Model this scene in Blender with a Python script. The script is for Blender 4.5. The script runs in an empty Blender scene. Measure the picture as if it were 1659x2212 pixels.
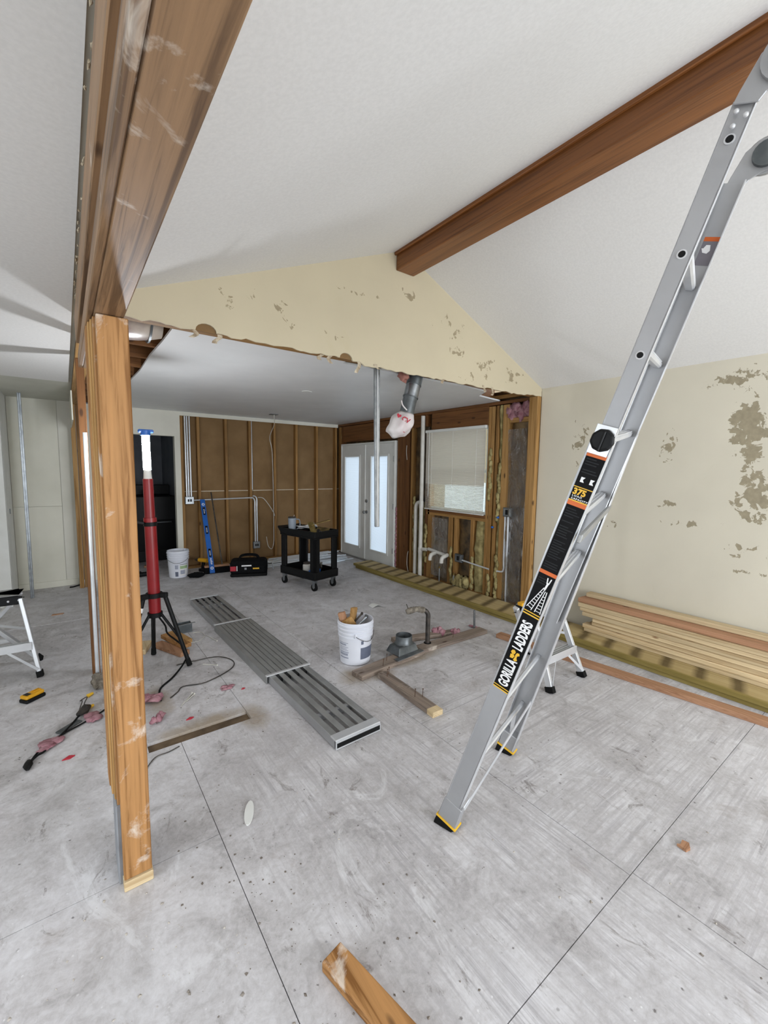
import bpy, math, random
from mathutils import Vector, Matrix, noise
random.seed(11)
S = bpy.context.scene
COL = S.collection
V = Vector

# ------------------------------------------------------------------ camera
CAM_Z, YAW, PITCH, ROLL, FPX = 1.6293, -0.6417, -0.0996, 0.014, 921.5
fw = V((-math.sin(YAW) * math.cos(PITCH), math.cos(YAW) * math.cos(PITCH), math.sin(PITCH)))
rt = V((math.cos(YAW), math.sin(YAW), 0))
up = rt.cross(fw)
rt, up = rt * math.cos(ROLL) + up * math.sin(ROLL), up * math.cos(ROLL) - rt * math.sin(ROLL)
cd = bpy.data.cameras.new('camera')
cd.sensor_fit = 'HORIZONTAL'; cd.sensor_width = 36.0; cd.lens = 36.0 * FPX / 1659.0
cd.clip_start = 0.02
cam = bpy.data.objects.new('camera', cd); COL.objects.link(cam)
mw = Matrix((rt, up, -fw)).transposed().to_4x4(); mw.translation = V((0, 0, CAM_Z))
cam.matrix_world = mw
S.camera = cam

# ------------------------------------------------------------------ world, daylight, exposure
wd = bpy.data.worlds.new('overcast_sky'); S.world = wd; wd.use_nodes = True
bg = wd.node_tree.nodes['Background']
bg.inputs[0].default_value = (0.80, 0.90, 1.0, 1); bg.inputs[1].default_value = 3.4
S.view_settings.view_transform = 'Standard'; S.view_settings.look = 'None'
S.view_settings.gamma = 1.0; S.view_settings.use_curve_mapping = False
S.view_settings.exposure = -0.08

def area(name, loc, target, sx, sy, watts, col):
    l = bpy.data.lights.new(name, 'AREA'); l.shape = 'RECTANGLE'; l.size = sx; l.size_y = sy
    l.energy = watts; l.color = col
    o = bpy.data.objects.new(name, l); COL.objects.link(o); o.location = loc
    o.rotation_euler = (V(target) - V(loc)).to_track_quat('-Z', 'Y').to_euler()
    return o
# daylight entering by the wide windows behind the camera and in the left wall
DAY = (0.92, 0.945, 1.0)
area('daylight_rear_window', (2.4, -3.05, 1.3), (2.4, 0, .35), 2.6, 1.8, 195, DAY)
area('daylight_rear_door', (-1.2, -3.05, 1.2), (-1.0, 0, -.6), 1.6, 1.8, 18, DAY)
area('daylight_left_window', (-2.26, 0.8, 1.3), (-.4, 1.2, -.9), 1.7, 1.2, 42, DAY)

# ------------------------------------------------------------------ helpers
class MB:
    def __init__(s): s.v = []; s.f = []
    def add(s, vs, fs):
        b = len(s.v); s.v += [V(p) for p in vs]; s.f += [tuple(b + i for i in f) for f in fs]; return s
    def box(s, x0, x1, y0, y1, z0, z1):
        return s.add([(x0,y0,z0),(x1,y0,z0),(x1,y1,z0),(x0,y1,z0),(x0,y0,z1),(x1,y0,z1),(x1,y1,z1),(x0,y1,z1)],
                     [(0,3,2,1),(4,5,6,7),(0,1,5,4),(1,2,6,5),(2,3,7,6),(3,0,4,7)])
    def beam(s, p, q, w, h, upv=(0,0,1)):
        p, q = V(p), V(q); d = (q - p).normalized(); sd = d.cross(V(upv))
        if sd.length < 1e-4: sd = d.cross(V((1,0,0)))
        sd.normalize(); u = sd.cross(d).normalized(); sd *= w / 2; u *= h / 2
        return s.add([p-sd-u,p+sd-u,p+sd+u,p-sd+u,q-sd-u,q+sd-u,q+sd+u,q-sd+u],
                     [(0,1,2,3),(7,6,5,4),(0,4,5,1),(1,5,6,2),(2,6,7,3),(3,7,4,0)])
    def frame8(s, P):  # eight explicit corners, ordered as box()
        return s.add(P, [(0,3,2,1),(4,5,6,7),(0,1,5,4),(1,2,6,5),(2,3,7,6),(3,0,4,7)])
    def tube(s, pts, r, n=10, cap=True):
        pts = [V(p) for p in pts]; k = len(pts); rs = r if isinstance(r, (list, tuple)) else [r] * k
        t0 = (pts[1] - pts[0]).normalized(); a = t0.cross(V((0,0,1)))
        if a.length < .05: a = t0.cross(V((1,0,0)))
        a.normalize(); b0 = len(s.v)
        for i, p in enumerate(pts):
            t = ((pts[min(i+1,k-1)] - p).normalized() + (p - pts[max(i-1,0)]).normalized())
            if t.length < 1e-6: t = t0.copy()
            t.normalize(); a = (a - t * a.dot(t)).normalized(); b = t.cross(a)
            for j in range(n):
                an = 2 * math.pi * j / n; s.v.append(p + (a * math.cos(an) + b * math.sin(an)) * rs[i])
        for i in range(k - 1):
            for j in range(n):
                s.f.append((b0+i*n+j, b0+i*n+(j+1)%n, b0+(i+1)*n+(j+1)%n, b0+(i+1)*n+j))
        if cap:
            s.f.append(tuple(b0+j for j in reversed(range(n)))); s.f.append(tuple(b0+(k-1)*n+j for j in range(n)))
        return s
    def lathe(s, prof, n=24, c=(0,0,0), close=True):
        b0 = len(s.v); c = V(c)
        for r, z in prof:
            for j in range(n):
                an = 2*math.pi*j/n; s.v.append(c + V((r*math.cos(an), r*math.sin(an), z)))
        for i in range(len(prof)-1):
            for j in range(n): s.f.append((b0+i*n+j, b0+i*n+(j+1)%n, b0+(i+1)*n+(j+1)%n, b0+(i+1)*n+j))
        if close:
            s.f.append(tuple(b0+j for j in reversed(range(n)))); s.f.append(tuple(b0+(len(prof)-1)*n+j for j in range(n)))
        return s
    def prism(s, poly, fn, w0, w1):
        n = len(poly); b = len(s.v)
        s.v += [V(fn(u, v, w0)) for u, v in poly] + [V(fn(u, v, w1)) for u, v in poly]
        s.f += [tuple(b+i for i in reversed(range(n))), tuple(b+n+i for i in range(n))]
        s.f += [(b+i, b+(i+1)%n, b+n+(i+1)%n, b+n+i) for i in range(n)]
        return s
    def blob(s, c, r, rough=.35, seed=0, nu=12, nv=8, freq=1.6):
        c = V(c); r = V(r) if isinstance(r, (tuple, list)) else V((r, r, r)); b0 = len(s.v); o = V((seed*3.1, seed*1.7, seed*.9))
        def pt(d):
            k = 1 + rough * (noise.noise(d*freq + o) + .6*noise.noise(d*freq*2.7 + o))
            return c + V((d.x*r.x, d.y*r.y, d.z*r.z)) * k
        s.v.append(pt(V((0,0,-1))))
        for i in range(1, nv):
            th = math.pi*i/nv - math.pi/2
            for j in range(nu):
                ph = 2*math.pi*j/nu; s.v.append(pt(V((math.cos(th)*math.cos(ph), math.cos(th)*math.sin(ph), math.sin(th)))))
        s.v.append(pt(V((0,0,1)))); top = len(s.v)-1
        for j in range(nu): s.f.append((b0, b0+1+(j+1)%nu, b0+1+j))
        for i in range(nv-2):
            for j in range(nu):
                a = b0+1+i*nu; s.f.append((a+j, a+(j+1)%nu, a+nu+(j+1)%nu, a+nu+j))
        a = b0+1+(nv-2)*nu
        for j in range(nu): s.f.append((a+j, a+(j+1)%nu, top))
        return s
    def grid(s, fn, nu, nv):
        b = len(s.v)
        for i in range(nu+1):
            for j in range(nv+1): s.v.append(V(fn(i/nu, j/nv)))
        for i in range(nu):
            for j in range(nv):
                a = b+i*(nv+1)+j; s.f.append((a, a+nv+1, a+nv+2, a+1))
        return s
    def build(s, name, mat, parent=None, world=True, org=None, smooth=False, bevel=0, seg=1, solid=0):
        off = V((0,0,0))
        if org is not None: off = V(org)
        elif parent is not None and world:
            p = parent
            while p: off += p.location; p = p.parent
        me = bpy.data.meshes.new(name); me.from_pydata([v - off for v in s.v], [], s.f); me.update()
        o = bpy.data.objects.new(name, me); COL.objects.link(o)
        if org is not None: o.location = off
        if mat: me.materials.append(mat)
        if parent: o.parent = parent
        if smooth:
            for p in me.polygons: p.use_smooth = True
            if smooth == 'auto':
                m = o.modifiers.new('es', 'EDGE_SPLIT'); m.split_angle = math.radians(40)
        if solid:
            m = o.modifiers.new('solid', 'SOLIDIFY'); m.thickness = solid; m.offset = 0
        if bevel:
            m = o.modifiers.new('bevel', 'BEVEL'); m.width = bevel; m.segments = seg; m.limit_method = 'ANGLE'
        return o

def tag(o, label, cat, group=None):
    o['label'] = label; o['category'] = cat
    if group: o['group'] = group
    return o
def thing(name, label, cat, loc=(0,0,0), rz=0, group=None):
    o = bpy.data.objects.new(name, None); COL.objects.link(o); o.empty_display_size = .1
    o.location = loc; o.rotation_euler = (0, 0, rz)
    return tag(o, label, cat, group)
def struct(o): o['kind'] = 'structure'; return o
def sroot(name):
    o = bpy.data.objects.new(name, None); COL.objects.link(o); return struct(o)
def copy_tree(o, parent=None):
    c = o.copy(); COL.objects.link(c); c.parent = parent
    for ch in o.children: copy_tree(ch, c)
    return c
def text_mb(txt, size, fn, bold=0.0, align='LEFT', shear=0, space=1.0):
    cu = bpy.data.curves.new('t', 'FONT'); cu.body = txt; cu.size = size; cu.offset = bold; cu.align_x = align
    cu.shear = shear; cu.space_character = space; cu.resolution_u = 3
    ob = bpy.data.objects.new('t', cu); COL.objects.link(ob)
    dg = bpy.context.evaluated_depsgraph_get(); me = bpy.data.meshes.new_from_object(ob.evaluated_get(dg))
    m = MB(); m.v = [V(fn(v.co.x, v.co.y)) for v in me.vertices]; m.f = [tuple(p.vertices) for p in me.polygons]
    bpy.data.objects.remove(ob); bpy.data.curves.remove(cu); bpy.data.meshes.remove(me)
    return m

# ------------------------------------------------------------------ materials
def srgb(h):
    h = h.lstrip('#'); c = [int(h[i:i+2], 16)/255 for i in (0,2,4)]
    return tuple(((x+.055)/1.055)**2.4 if x > .04045 else x/12.92 for x in c) + (1,)
class NT:
    def __init__(s, name):
        s.m = bpy.data.materials.new(name); s.m.use_nodes = True; s.t = s.m.node_tree
        s.b = s.t.nodes['Principled BSDF']; s.out = s.t.nodes['Material Output']
    def n(s, typ, **k):
        x = s.t.nodes.new(typ)
        for a, v in k.items():
            if isinstance(a, str) and hasattr(x, a): setattr(x, a, v)
        return x
    def lk(s, a, b): s.t.links.new(a, b)
    def math(s, op, a, b=None, c=None, clamp=False):
        x = s.n('ShaderNodeMath'); x.operation = op; x.use_clamp = clamp
        for i, q in enumerate((a, b, c)):
            if q is None: continue
            if isinstance(q, (int, float)): x.inputs[i].default_value = q
            else: s.lk(q, x.inputs[i])
        return x.outputs[0]
    def coords(s, scale=(1,1,1), rnd=True):
        tc = s.n('ShaderNodeTexCoord'); mp = s.n('ShaderNodeMapping'); mp.inputs['Scale'].default_value = scale
        s.lk(tc.outputs['Object'], mp.inputs['Vector'])
        if rnd:
            oi = s.n('ShaderNodeObjectInfo'); c = s.n('ShaderNodeCombineXYZ')
            k = s.math('MULTIPLY', oi.outputs['Random'], 37.0)
            for i in range(3): s.lk(k, c.inputs[i])
            s.lk(c.outputs[0], mp.inputs['Location'])
        return mp.outputs[0]
    def noise(s, vec, scale, detail=4, rough=.55, dist=0):
        x = s.n('ShaderNodeTexNoise'); x.inputs['Scale'].default_value = scale; x.inputs['Detail'].default_value = detail
        x.inputs['Roughness'].default_value = rough; x.inputs['Distortion'].default_value = dist
        s.lk(vec, x.inputs['Vector']); return x.outputs['Fac']
    def ramp(s, fac, stops):
        x = s.n('ShaderNodeValToRGB'); e = x.color_ramp.elements
        while len(e) < len(stops): e.new(.5)
        for q, (p, c) in zip(e, stops): q.position = p; q.color = c
        s.lk(fac, x.inputs[0]); return x.outputs[0]
    def mask(s, fac, lo, hi):
        x = s.n('ShaderNodeMapRange'); x.inputs[1].default_value = lo; x.inputs[2].default_value = hi
        s.lk(fac, x.inputs[0]); return x.outputs[0]
    def mix(s, f, a, b, typ='MIX'):
        x = s.n('ShaderNodeMix'); x.data_type = 'RGBA'; x.blend_type = typ
        for i, q in ((0, f), (6, a), (7, b)):
            if isinstance(q, (int, float)): x.inputs[i].default_value = q
            elif isinstance(q, tuple): x.inputs[i].default_value = q
            else: s.lk(q, x.inputs[i])
        return x.outputs[2]
    def bump(s, h, strength=.3, dist=.01):
        x = s.n('ShaderNodeBump'); x.inputs['Strength'].default_value = strength; x.inputs['Distance'].default_value = dist
        s.lk(h, x.inputs['Height']); s.lk(x.outputs[0], s.b.inputs['Normal'])
    def fin(s, col=None, rough=.6, metal=0, spec=None):
        if col is not None:
            if isinstance(col, tuple): s.b.inputs['Base Color'].default_value = col
            else: s.lk(col, s.b.inputs['Base Color'])
        if isinstance(rough, (int, float)): s.b.inputs['Roughness'].default_value = rough
        else: s.lk(rough, s.b.inputs['Roughness'])
        s.b.inputs['Metallic'].default_value = metal
        if spec is not None: s.b.inputs['Specular IOR Level'].default_value = spec
        return s.m
def plain(name, c, rough=.6, metal=0, c2=None, scale=8, stretch=(1,1,1), bump=0, lo=.35, hi=.65, spec=None):
    t = NT(name); v = t.coords(stretch); n = t.noise(v, scale)
    a = srgb(c); b = srgb(c2) if c2 else tuple(x*.85 for x in a[:3]) + (1,)
    if bump: t.bump(n, bump, .004)
    return t.fin(t.ramp(n, [(lo, a), (hi, b)]), rough, metal, spec)
def wood(name, c, c2, axis, knot='#3a2312', dust=0.0, rough=.62, fine=26, knots=True, spec=.3):
    t = NT(name); i = 'xyz'.index(axis)
    st = [fine*4.0]*3; st[i] = 1.8
    v = t.coords(tuple(st)); n1 = t.noise(v, 1.0, 5, .6, .8)
    st2 = [15, 15, 15]; st2[i] = .9
    v2 = t.coords(tuple(st2)); n2 = t.noise(v2, 1.0, 3)
    col = t.ramp(t.math('ADD', t.math('MULTIPLY', n1, .6), t.math('MULTIPLY', n2, .4)), [(.40, srgb(c2)), (.5, srgb(c)), (.62, tuple(min(1, x*1.18) for x in srgb(c)[:3]) + (1,))])
    if knots:
        st3 = [7, 7, 7]; st3[i] = 2.6
        vo = t.n('ShaderNodeTexVoronoi'); vo.inputs['Scale'].default_value = 1.0; t.lk(t.coords(tuple(st3)), vo.inputs['Vector'])
        k = t.mask(vo.outputs['Distance'], .105, .055); col = t.mix(t.math('MULTIPLY', k, .85), col, srgb(knot))
    if dust:
        d = t.noise(t.coords((4, 4, 4)), 1.3, 6, .65, .6); dm = t.mask(d, .60, .70)
        col = t.mix(t.math('MULTIPLY', dm, dust), col, srgb('#d8cdbf'))
    oi = t.n('ShaderNodeObjectInfo'); k = t.math('ADD', t.math('MULTIPLY', oi.outputs['Random'], .26), .82); cb = t.n('ShaderNodeCombineColor')
    for i_ in range(3): t.lk(k, cb.inputs[i_])
    col = t.mix(1.0, col, cb.outputs[0], 'MULTIPLY')
    t.bump(n1, .25, .003)
    return t.fin(col, rough, 0, spec)
def blobs_mask(t, a, b, blobs, amp, nscale, lo, hi, stretch=(1,1,1)):
    tc = t.n('ShaderNodeTexCoord'); sp = t.n('ShaderNodeSeparateXYZ'); t.lk(tc.outputs['Object'], sp.inputs[0])
    acc = None
    for (a0, b0, ra, rb, k) in blobs:
        x = t.math('POWER', t.math('DIVIDE', t.math('SUBTRACT', sp.outputs[a], a0), ra), 2)
        y = t.math('POWER', t.math('DIVIDE', t.math('SUBTRACT', sp.outputs[b], b0), rb), 2)
        m = t.math('MULTIPLY', t.math('SUBTRACT', 1.0, t.math('ADD', x, y), clamp=True), k)
        acc = m if acc is None else t.math('MAXIMUM', acc, m)
    n = t.noise(t.coords(stretch, False), nscale, 6, .62, .5)
    val = t.math('ADD', acc, t.math('MULTIPLY', t.math('SUBTRACT', n, .5), amp))
    return t.math('MULTIPLY', t.mask(val, lo, hi), t.math('GREATER_THAN', acc, .01))
def painted(name, base, patch, a, b, blobs, amp=3.2, ns=7, rough=.8, lo=.42, hi=.5, second=None, stretch=(1,1,1)):
    t = NT(name); n = t.noise(t.coords((1,1,1), False), 1.4, 5)
    col = t.ramp(n, [(.3, srgb(base)), (.75, tuple(x*.9 for x in srgb(base)[:3]) + (1,))])
    if second:
        n2 = t.noise(t.coords((1,1,1), False), 2.3, 7, .7, 1.0); col = t.mix(t.math('MULTIPLY', t.mask(n2, .63, .72), .35), col, srgb(second))
    m = blobs_mask(t, a, b, blobs, amp, ns, lo, hi, stretch)
    p = t.noise(t.coords((1,1,1), False), 30, 3)
    col = t.mix(m, col, t.ramp(p, [(.3, srgb(patch)), (.8, tuple(x*.75 for x in srgb(patch)[:3]) + (1,))]))
    t.bump(t.math('ADD', t.noise(t.coords((1,1,1), False), 60, 3), t.math('MULTIPLY', m, -1.0)), .15, .003)
    return t.fin(col, rough, 0, .2)

M = {}
M['ceiling'] = plain('ceiling_plaster', '#e2e1de', .9, bump=.05, scale=70, c2='#dcdbd8', spec=.1)
M['ceiling_k'] = plain('ceiling_satin_paint', '#dcdddc', .42, scale=3, c2='#d6d7d6', spec=.4)
M['ceiling_raw'] = plain('ceiling_unpainted_board', '#c9c9bd', .9, scale=3, c2='#c0c0b4')
M['white'] = plain('white_paint', '#dfe0dc', .55, scale=4, c2='#d6d7d2')
M['whitewall'] = plain('white_wall', '#dddbcf', .8, scale=2, c2='#d3d1c4', spec=.2)
M['creamwall'] = plain('pale_cream_wall', '#dddbcd', .8, scale=2, c2='#d4d2c3', spec=.2)
M['gypsum'] = plain('torn_gypsum', '#cbbfa8', .95, scale=30, c2='#8d7a60')
M['paper'] = plain('brown_drywall_paper', '#8a6f4e', .9, scale=3, c2='#7d6344', spec=.15)
M['tape'] = plain('joint_tape', '#d8cdb8', .9, scale=20)
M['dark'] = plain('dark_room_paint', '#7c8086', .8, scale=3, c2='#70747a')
M['black'] = plain('black_plastic', '#0b0c0d', .5, scale=20, c2='#101112', spec=.22)
M['blackrough'] = plain('black_fabric', '#08090a', .9, scale=80, c2='#121315', bump=.3, spec=.15)
M['rubber'] = plain('black_rubber', '#101010', .8, scale=40, spec=.2)
M['alu'] = plain('aluminium', '#dddfe1', .36, .55, c2='#cfd1d4', scale=5)
M['alu_mill'] = plain('mill_aluminium_web', '#adaeb0', .5, .5, c2='#a3a4a6', scale=4)
M['alu_dull'] = plain('dull_aluminium', '#a3a4a3', .45, .55, c2='#959694', scale=6)
M['galv'] = plain('galvanised_steel', '#a9adb0', .35, .95, c2='#8a8f93', scale=14)
M['galv_dark'] = plain('tarnished_duct_metal', '#74797b', .42, .65, c2='#565b5d', scale=9)
M['conduit'] = plain('emt_conduit', '#e2e6ea', .28, .45, c2='#d2d7dc', scale=9)
M['iron'] = plain('dark_iron_pipe', '#3b3a39', .55, .6, c2='#57504a', scale=20)
M['rust'] = plain('rusty_nail', '#4a3a30', .7, .5, c2='#6b4a34', scale=30)
M['brass'] = plain('brass', '#a8925a', .3, .8, c2='#6a5830', scale=12)
M['pvc'] = plain('white_pvc', '#cfcdc6', .4, c2='#bdbab0', scale=6)
M['red'] = plain('dark_red_metal', '#8c1219', .35, c2='#7a0f16', scale=5)
M['blue'] = plain('blue_level_paint', '#1d62b8', .4, c2='#1a58a8', scale=6)
M['yellow'] = plain('yellow_plastic', '#e0a51c', .5, c2='#d29a18', scale=8)
M['orange'] = plain('orange_label', '#d4661c', .5, c2='#cc5f18')
M['gold'] = plain('yellow_print', '#e8b82e', .5, c2='#e0b02a')
M['labelblack'] = plain('black_label', '#09090a', .6, c2='#0d0d0e', spec=.15)
M['labelgrey'] = plain('grey_fine_print', '#27282a', .5, c2='#222325', scale=40, spec=.15)
M['print_white'] = plain('white_print', '#eeeeee', .5, c2='#e6e6e6')
M['print_grey'] = plain('slate_grey_print', '#5b6276', .6, c2='#676e80', scale=20)
M['print_lightgrey'] = plain('pale_grey_print', '#9a9fb0', .6, c2='#a8adbc', scale=60)
M['print_green'] = plain('green_print', '#8fae7a', .6, c2='#a9c096', scale=20)
M['print_red'] = plain('red_print', '#b52838', .6, c2='#a82433')
M['pail'] = plain('white_pail_plastic', '#e3e6ee', .35, c2='#dadde6', scale=3)
M['bag'] = plain('white_carrier_bag', '#d9d5d2', .4, c2='#cfc4c4', scale=6)
M['pink'] = plain('pink_insulation', '#b28a90', .95, c2='#8a5863', scale=18, bump=.8)
M['pinkbrown'] = plain('faded_pink_paper', '#a9776a', .9, c2='#7d4f45', scale=12)
M['yellowins'] = plain('yellow_fibreglass', '#aa9d6c', .95, c2='#776a42', scale=13, bump=1.0)
M['kraft'] = plain('dark_kraft_facing', '#6a5536', .5, c2='#2e2317', scale=7, bump=.7, lo=.35, hi=.62)
M['kraft_tan'] = plain('tan_kraft_facing', '#7d6540', .55, c2='#503d24', scale=6, bump=.5)
M['plastic_dark'] = plain('plastic_over_kraft', '#75644f', .2, c2='#3a2f26', scale=7, bump=.6, spec=.9)
M['blueedge'] = plain('blue_grey_batt_edge', '#4b5060', .6, c2='#3c4050', scale=6)
M['wrap'] = plain('plastic_duct_wrap', '#b9ada0', .3, c2='#7d6468', scale=5, bump=.4, lo=.4, hi=.7, spec=.7)
for ax in 'xyz':
    M['fir'+ax] = wood('old_fir_'+ax, '#a8824f', '#85602f', ax)
    M['post'+ax] = wood('post_fir_'+ax, '#a87b4b', '#7e5428', ax, dust=.75, fine=13)
    M['beam'+ax] = wood('dusty_beam_'+ax, '#8d6e4f', '#5e4630', ax, dust=.75, rough=.5, spec=.5, fine=14)
    M['dark'+ax] = wood('dark_stained_fir_'+ax, '#704a28', '#54351a', ax)
    M['ridge'+ax] = wood('stained_ridge_'+ax, '#87552b', '#6c401d', ax, rough=.4, spec=.5, fine=18, knots=False)
    M['stud'+ax] = wood('wall_stud_'+ax, '#957040', '#6f4d26', ax)
    M['pale'+ax] = wood('new_spruce_'+ax, '#d2bd97', '#bca27a', ax, knot='#7a4a28')
    M['rose'+ax] = wood('reddish_fir_'+ax, '#a98062', '#91684b', ax)
    M['grey'+ax] = wood('weathered_sill_'+ax, '#8a7c70', '#6b5f56', ax, dust=.5)
# treated board with pale rectangles between dark sticker marks
def treated(name, stripes):
    t = NT(name); v = t.coords((18, .9, 18)); n = t.noise(v, 1, 5, .6, .6)
    col = t.ramp(n, [(.3, srgb('#726434')), (.5, srgb('#877742')), (.7, srgb('#978750'))])
    if stripes:
        ge = t.n('ShaderNodeNewGeometry'); sp = t.n('ShaderNodeSeparateXYZ'); t.lk(ge.outputs['Position'], sp.inputs[0])
        sn = t.n('ShaderNodeSeparateXYZ'); t.lk(ge.outputs['True Normal'], sn.inputs[0])
        d = t.noise(t.coords((5,5,5), False), 1, 3)
        yy = t.math('ADD', t.math('ADD', sp.outputs[1], t.math('MULTIPLY', sp.outputs[0], -.25)), t.math('MULTIPLY', d, .05))
        fr = t.math('FRACT', t.math('DIVIDE', yy, .235))
        line = t.math('SUBTRACT', 1.0, t.mask(t.math('ABSOLUTE', t.math('SUBTRACT', fr, .5)), .06, .26), clamp=True)
        pale = t.mix(t.mask(n, .3, .7), srgb('#bdaa7e'), srgb('#a89364'))
        edge = t.math('ADD', sp.outputs[0], t.math('MULTIPLY', d, .06))
        inner = t.math('MULTIPLY', t.mask(edge, 3.815, 3.85), t.math('GREATER_THAN', sn.outputs[2], .5))
        topc = t.mix(t.math('MULTIPLY', line, .85), pale, srgb('#54462c'))
        col = t.mix(inner, col, topc)
    return t.fin(col, .75, 0, .2)
M['treated'] = treated('treated_lumber', False); M['treated_top'] = treated('treated_lumber_striped', True)
M['cinder'] = plain('concrete_rubble', '#8d8578', .95, c2='#5d564c', scale=30, bump=.8)
M['trench'] = plain('dirty_subfloor', '#6d5b45', .95, c2='#4c3d2c', scale=8, bump=.3)
# plywood subfloor
def floor_mat(name, gy):
    t = NT(name); tc = t.n('ShaderNodeNewGeometry'); P = tc.outputs['Position']
    def mp(sc, off=0):
        m = t.n('ShaderNodeMapping'); m.inputs['Scale'].default_value = sc; m.inputs['Location'].default_value = (off, off, 0); t.lk(P, m.inputs['Vector']); return m.outputs[0]
    sp = t.n('ShaderNodeSeparateXYZ'); t.lk(P, sp.inputs[0])
    big = t.noise(mp((1,1,1)), 1.1, 4, .6, .4); mid = t.noise(mp((1,1,1), 4), 5.5, 7, .72, .6); fine = t.noise(mp((1,1,1), 9), 42, 5, .75, .5)
    gr = t.noise(mp((70, 2.2, 1) if gy else (2.2, 70, 1)), 1.0, 5, .7, .5)
    gr2 = t.noise(mp((22, 1.3, 1) if gy else (1.3, 22, 1), 3), 1.0, 3, .6, 1.0)
    # trodden dust lies thick by the post and the far rooms, the grain shows on the open plywood
    px = t.math('ADD', sp.outputs[0], t.math('MULTIPLY', t.math('SUBTRACT', big, .5), 1.4))
    bare = t.math('MULTIPLY', t.mask(px, .35, .85), t.mask(sp.outputs[1], 2.7, 2.2))
    val = t.math('ADD', t.math('MULTIPLY', big, .3), t.math('ADD', t.math('MULTIPLY', mid, .45), t.math('MULTIPLY', fine, .25)))
    base = t.ramp(val, [(.36, srgb('#969392')), (.45, srgb('#b4b1b1')), (.53, srgb('#c6c4c5')), (.64, srgb('#d7d6d8'))])
    g1 = t.math('MULTIPLY', t.mask(t.math('ADD', t.math('MULTIPLY', gr, .6), t.math('MULTIPLY', gr2, .4)), .53, .40), bare)
    base = t.mix(t.math('MULTIPLY', t.math('MULTIPLY', g1, t.mask(mid, .38, .62)), .62), base, srgb('#8a8688'))
    w1 = t.math('MULTIPLY', t.mask(gr, .55, .68), t.mask(mid, .45, .6))
    base = t.mix(t.math('MULTIPLY', t.math('MULTIPLY', w1, bare), .5), base, srgb('#dedddd'))
    # scuffs, dark flecks, plaster spatter
    sc = t.noise(mp((9, 5, 1), 7), 1.0, 7, .75, .9); zone = t.mask(t.noise(mp((1,1,1), 2), 1.9, 3), .40, .56)
    base = t.mix(t.math('MULTIPLY', t.math('MULTIPLY', t.mask(sc, .58, .66), zone), .72), base, srgb('#77706b'))
    vo = t.n('ShaderNodeTexVoronoi'); vo.inputs['Scale'].default_value = 16; t.lk(mp((1,1,1)), vo.inputs['Vector'])
    spk = t.mask(t.math('ADD', vo.outputs['Distance'], t.math('MULTIPLY', fine, .35)), .27, .21)
    base = t.mix(t.math('MULTIPLY', t.math('MULTIPLY', spk, zone), .8), base, srgb('#524c48'))
    vo2 = t.n('ShaderNodeTexVoronoi'); vo2.inputs['Scale'].default_value = 23; t.lk(mp((1,1,1), 5), vo2.inputs['Vector'])
    sp2 = t.mask(t.math('ADD', vo2.outputs['Distance'], t.math('MULTIPLY', fine, .4)), .29, .22)
    base = t.mix(t.math('MULTIPLY', t.math('MULTIPLY', sp2, t.mask(big, .45, .58)), .75), base, srgb('#efefef'))
    ws = t.mask(t.noise(mp((3.2, 1.6, 1), 11), 1.0, 6, .7, 1.4), .585, .66)
    base = t.mix(t.math('MULTIPLY', ws, .5), base, srgb('#dcdcdd'))
    st = t.mask(t.noise(mp((2.2, 2.2, 1), 6), 1.0, 6, .7, 1.2), .60, .72)
    base = t.mix(t.math('MULTIPLY', st, .35), base, srgb('#85766a'))
    acc = None
    for (a0, b0, ra, rb) in ((.62, 2.74, .42, .12), (.92, 2.64, .14, .22), (1.78, 2.70, .22, .2), (1.95, 2.60, .2, .1), (2.35, 2.70, .5, .14), (.45, 3.2, .12, .3)):
        x = t.math('POWER', t.math('DIVIDE', t.math('SUBTRACT', sp.outputs[0], a0), ra), 2)
        y = t.math('POWER', t.math('DIVIDE', t.math('SUBTRACT', sp.outputs[1], b0), rb), 2)
        q = t.math('SUBTRACT', 1.0, t.math('ADD', x, y), clamp=True); acc = q if acc is None else t.math('MAXIMUM', acc, q)
    sm = t.mask(t.math('ADD', acc, t.math('MULTIPLY', t.math('SUBTRACT', mid, .5), 1.6)), .35, 1.0)
    base = t.mix(t.math('MULTIPLY', t.math('MULTIPLY', sm, t.math('GREATER_THAN', acc, .01)), .7), base, srgb('#8a7758'))
    t.bump(t.math('ADD', t.math('MULTIPLY', gr, bare), mid), .22, .004)
    return t.fin(base, .72, 0, .3)
M['ply_y'] = floor_mat('plywood_grain_y', True); M['ply_x'] = floor_mat('plywood_grain_x', False); M['ply_k'] = M['ply_y']
M['paint_right'] = painted('cream_wall_with_torn_patches', '#d3cdbb', '#a1977f', 1, 2, [
    (1.02, 2.02, .13, .26, 1.1), (.93, 1.92, .10, .18, 1.0), (.98, 1.78, .14, .16, .9), (1.55, 1.9, .08, .2, .55), (2.35, 1.95, .09, .35, .5), (.92, 1.50, .14, .2, 1.05), (1.0, 1.36, .16, .1, .9), (.9, 1.3, .1, .07, .9),
    (1.05, 2.38, .35, .1, .62), (.95, 1.02, .18, .09, .75), (2.2, 1.55, .1, .12, .45), (1.5, 1.35, .12, .06, .6), (.95, .86, .2, .03, .8), (2.05, 1.12, .12, .06, .5), (1.3, 1.2, .3, .04, .5)], 4.2, 13, second='#c3bda8', lo=.62, hi=.68)
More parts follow.
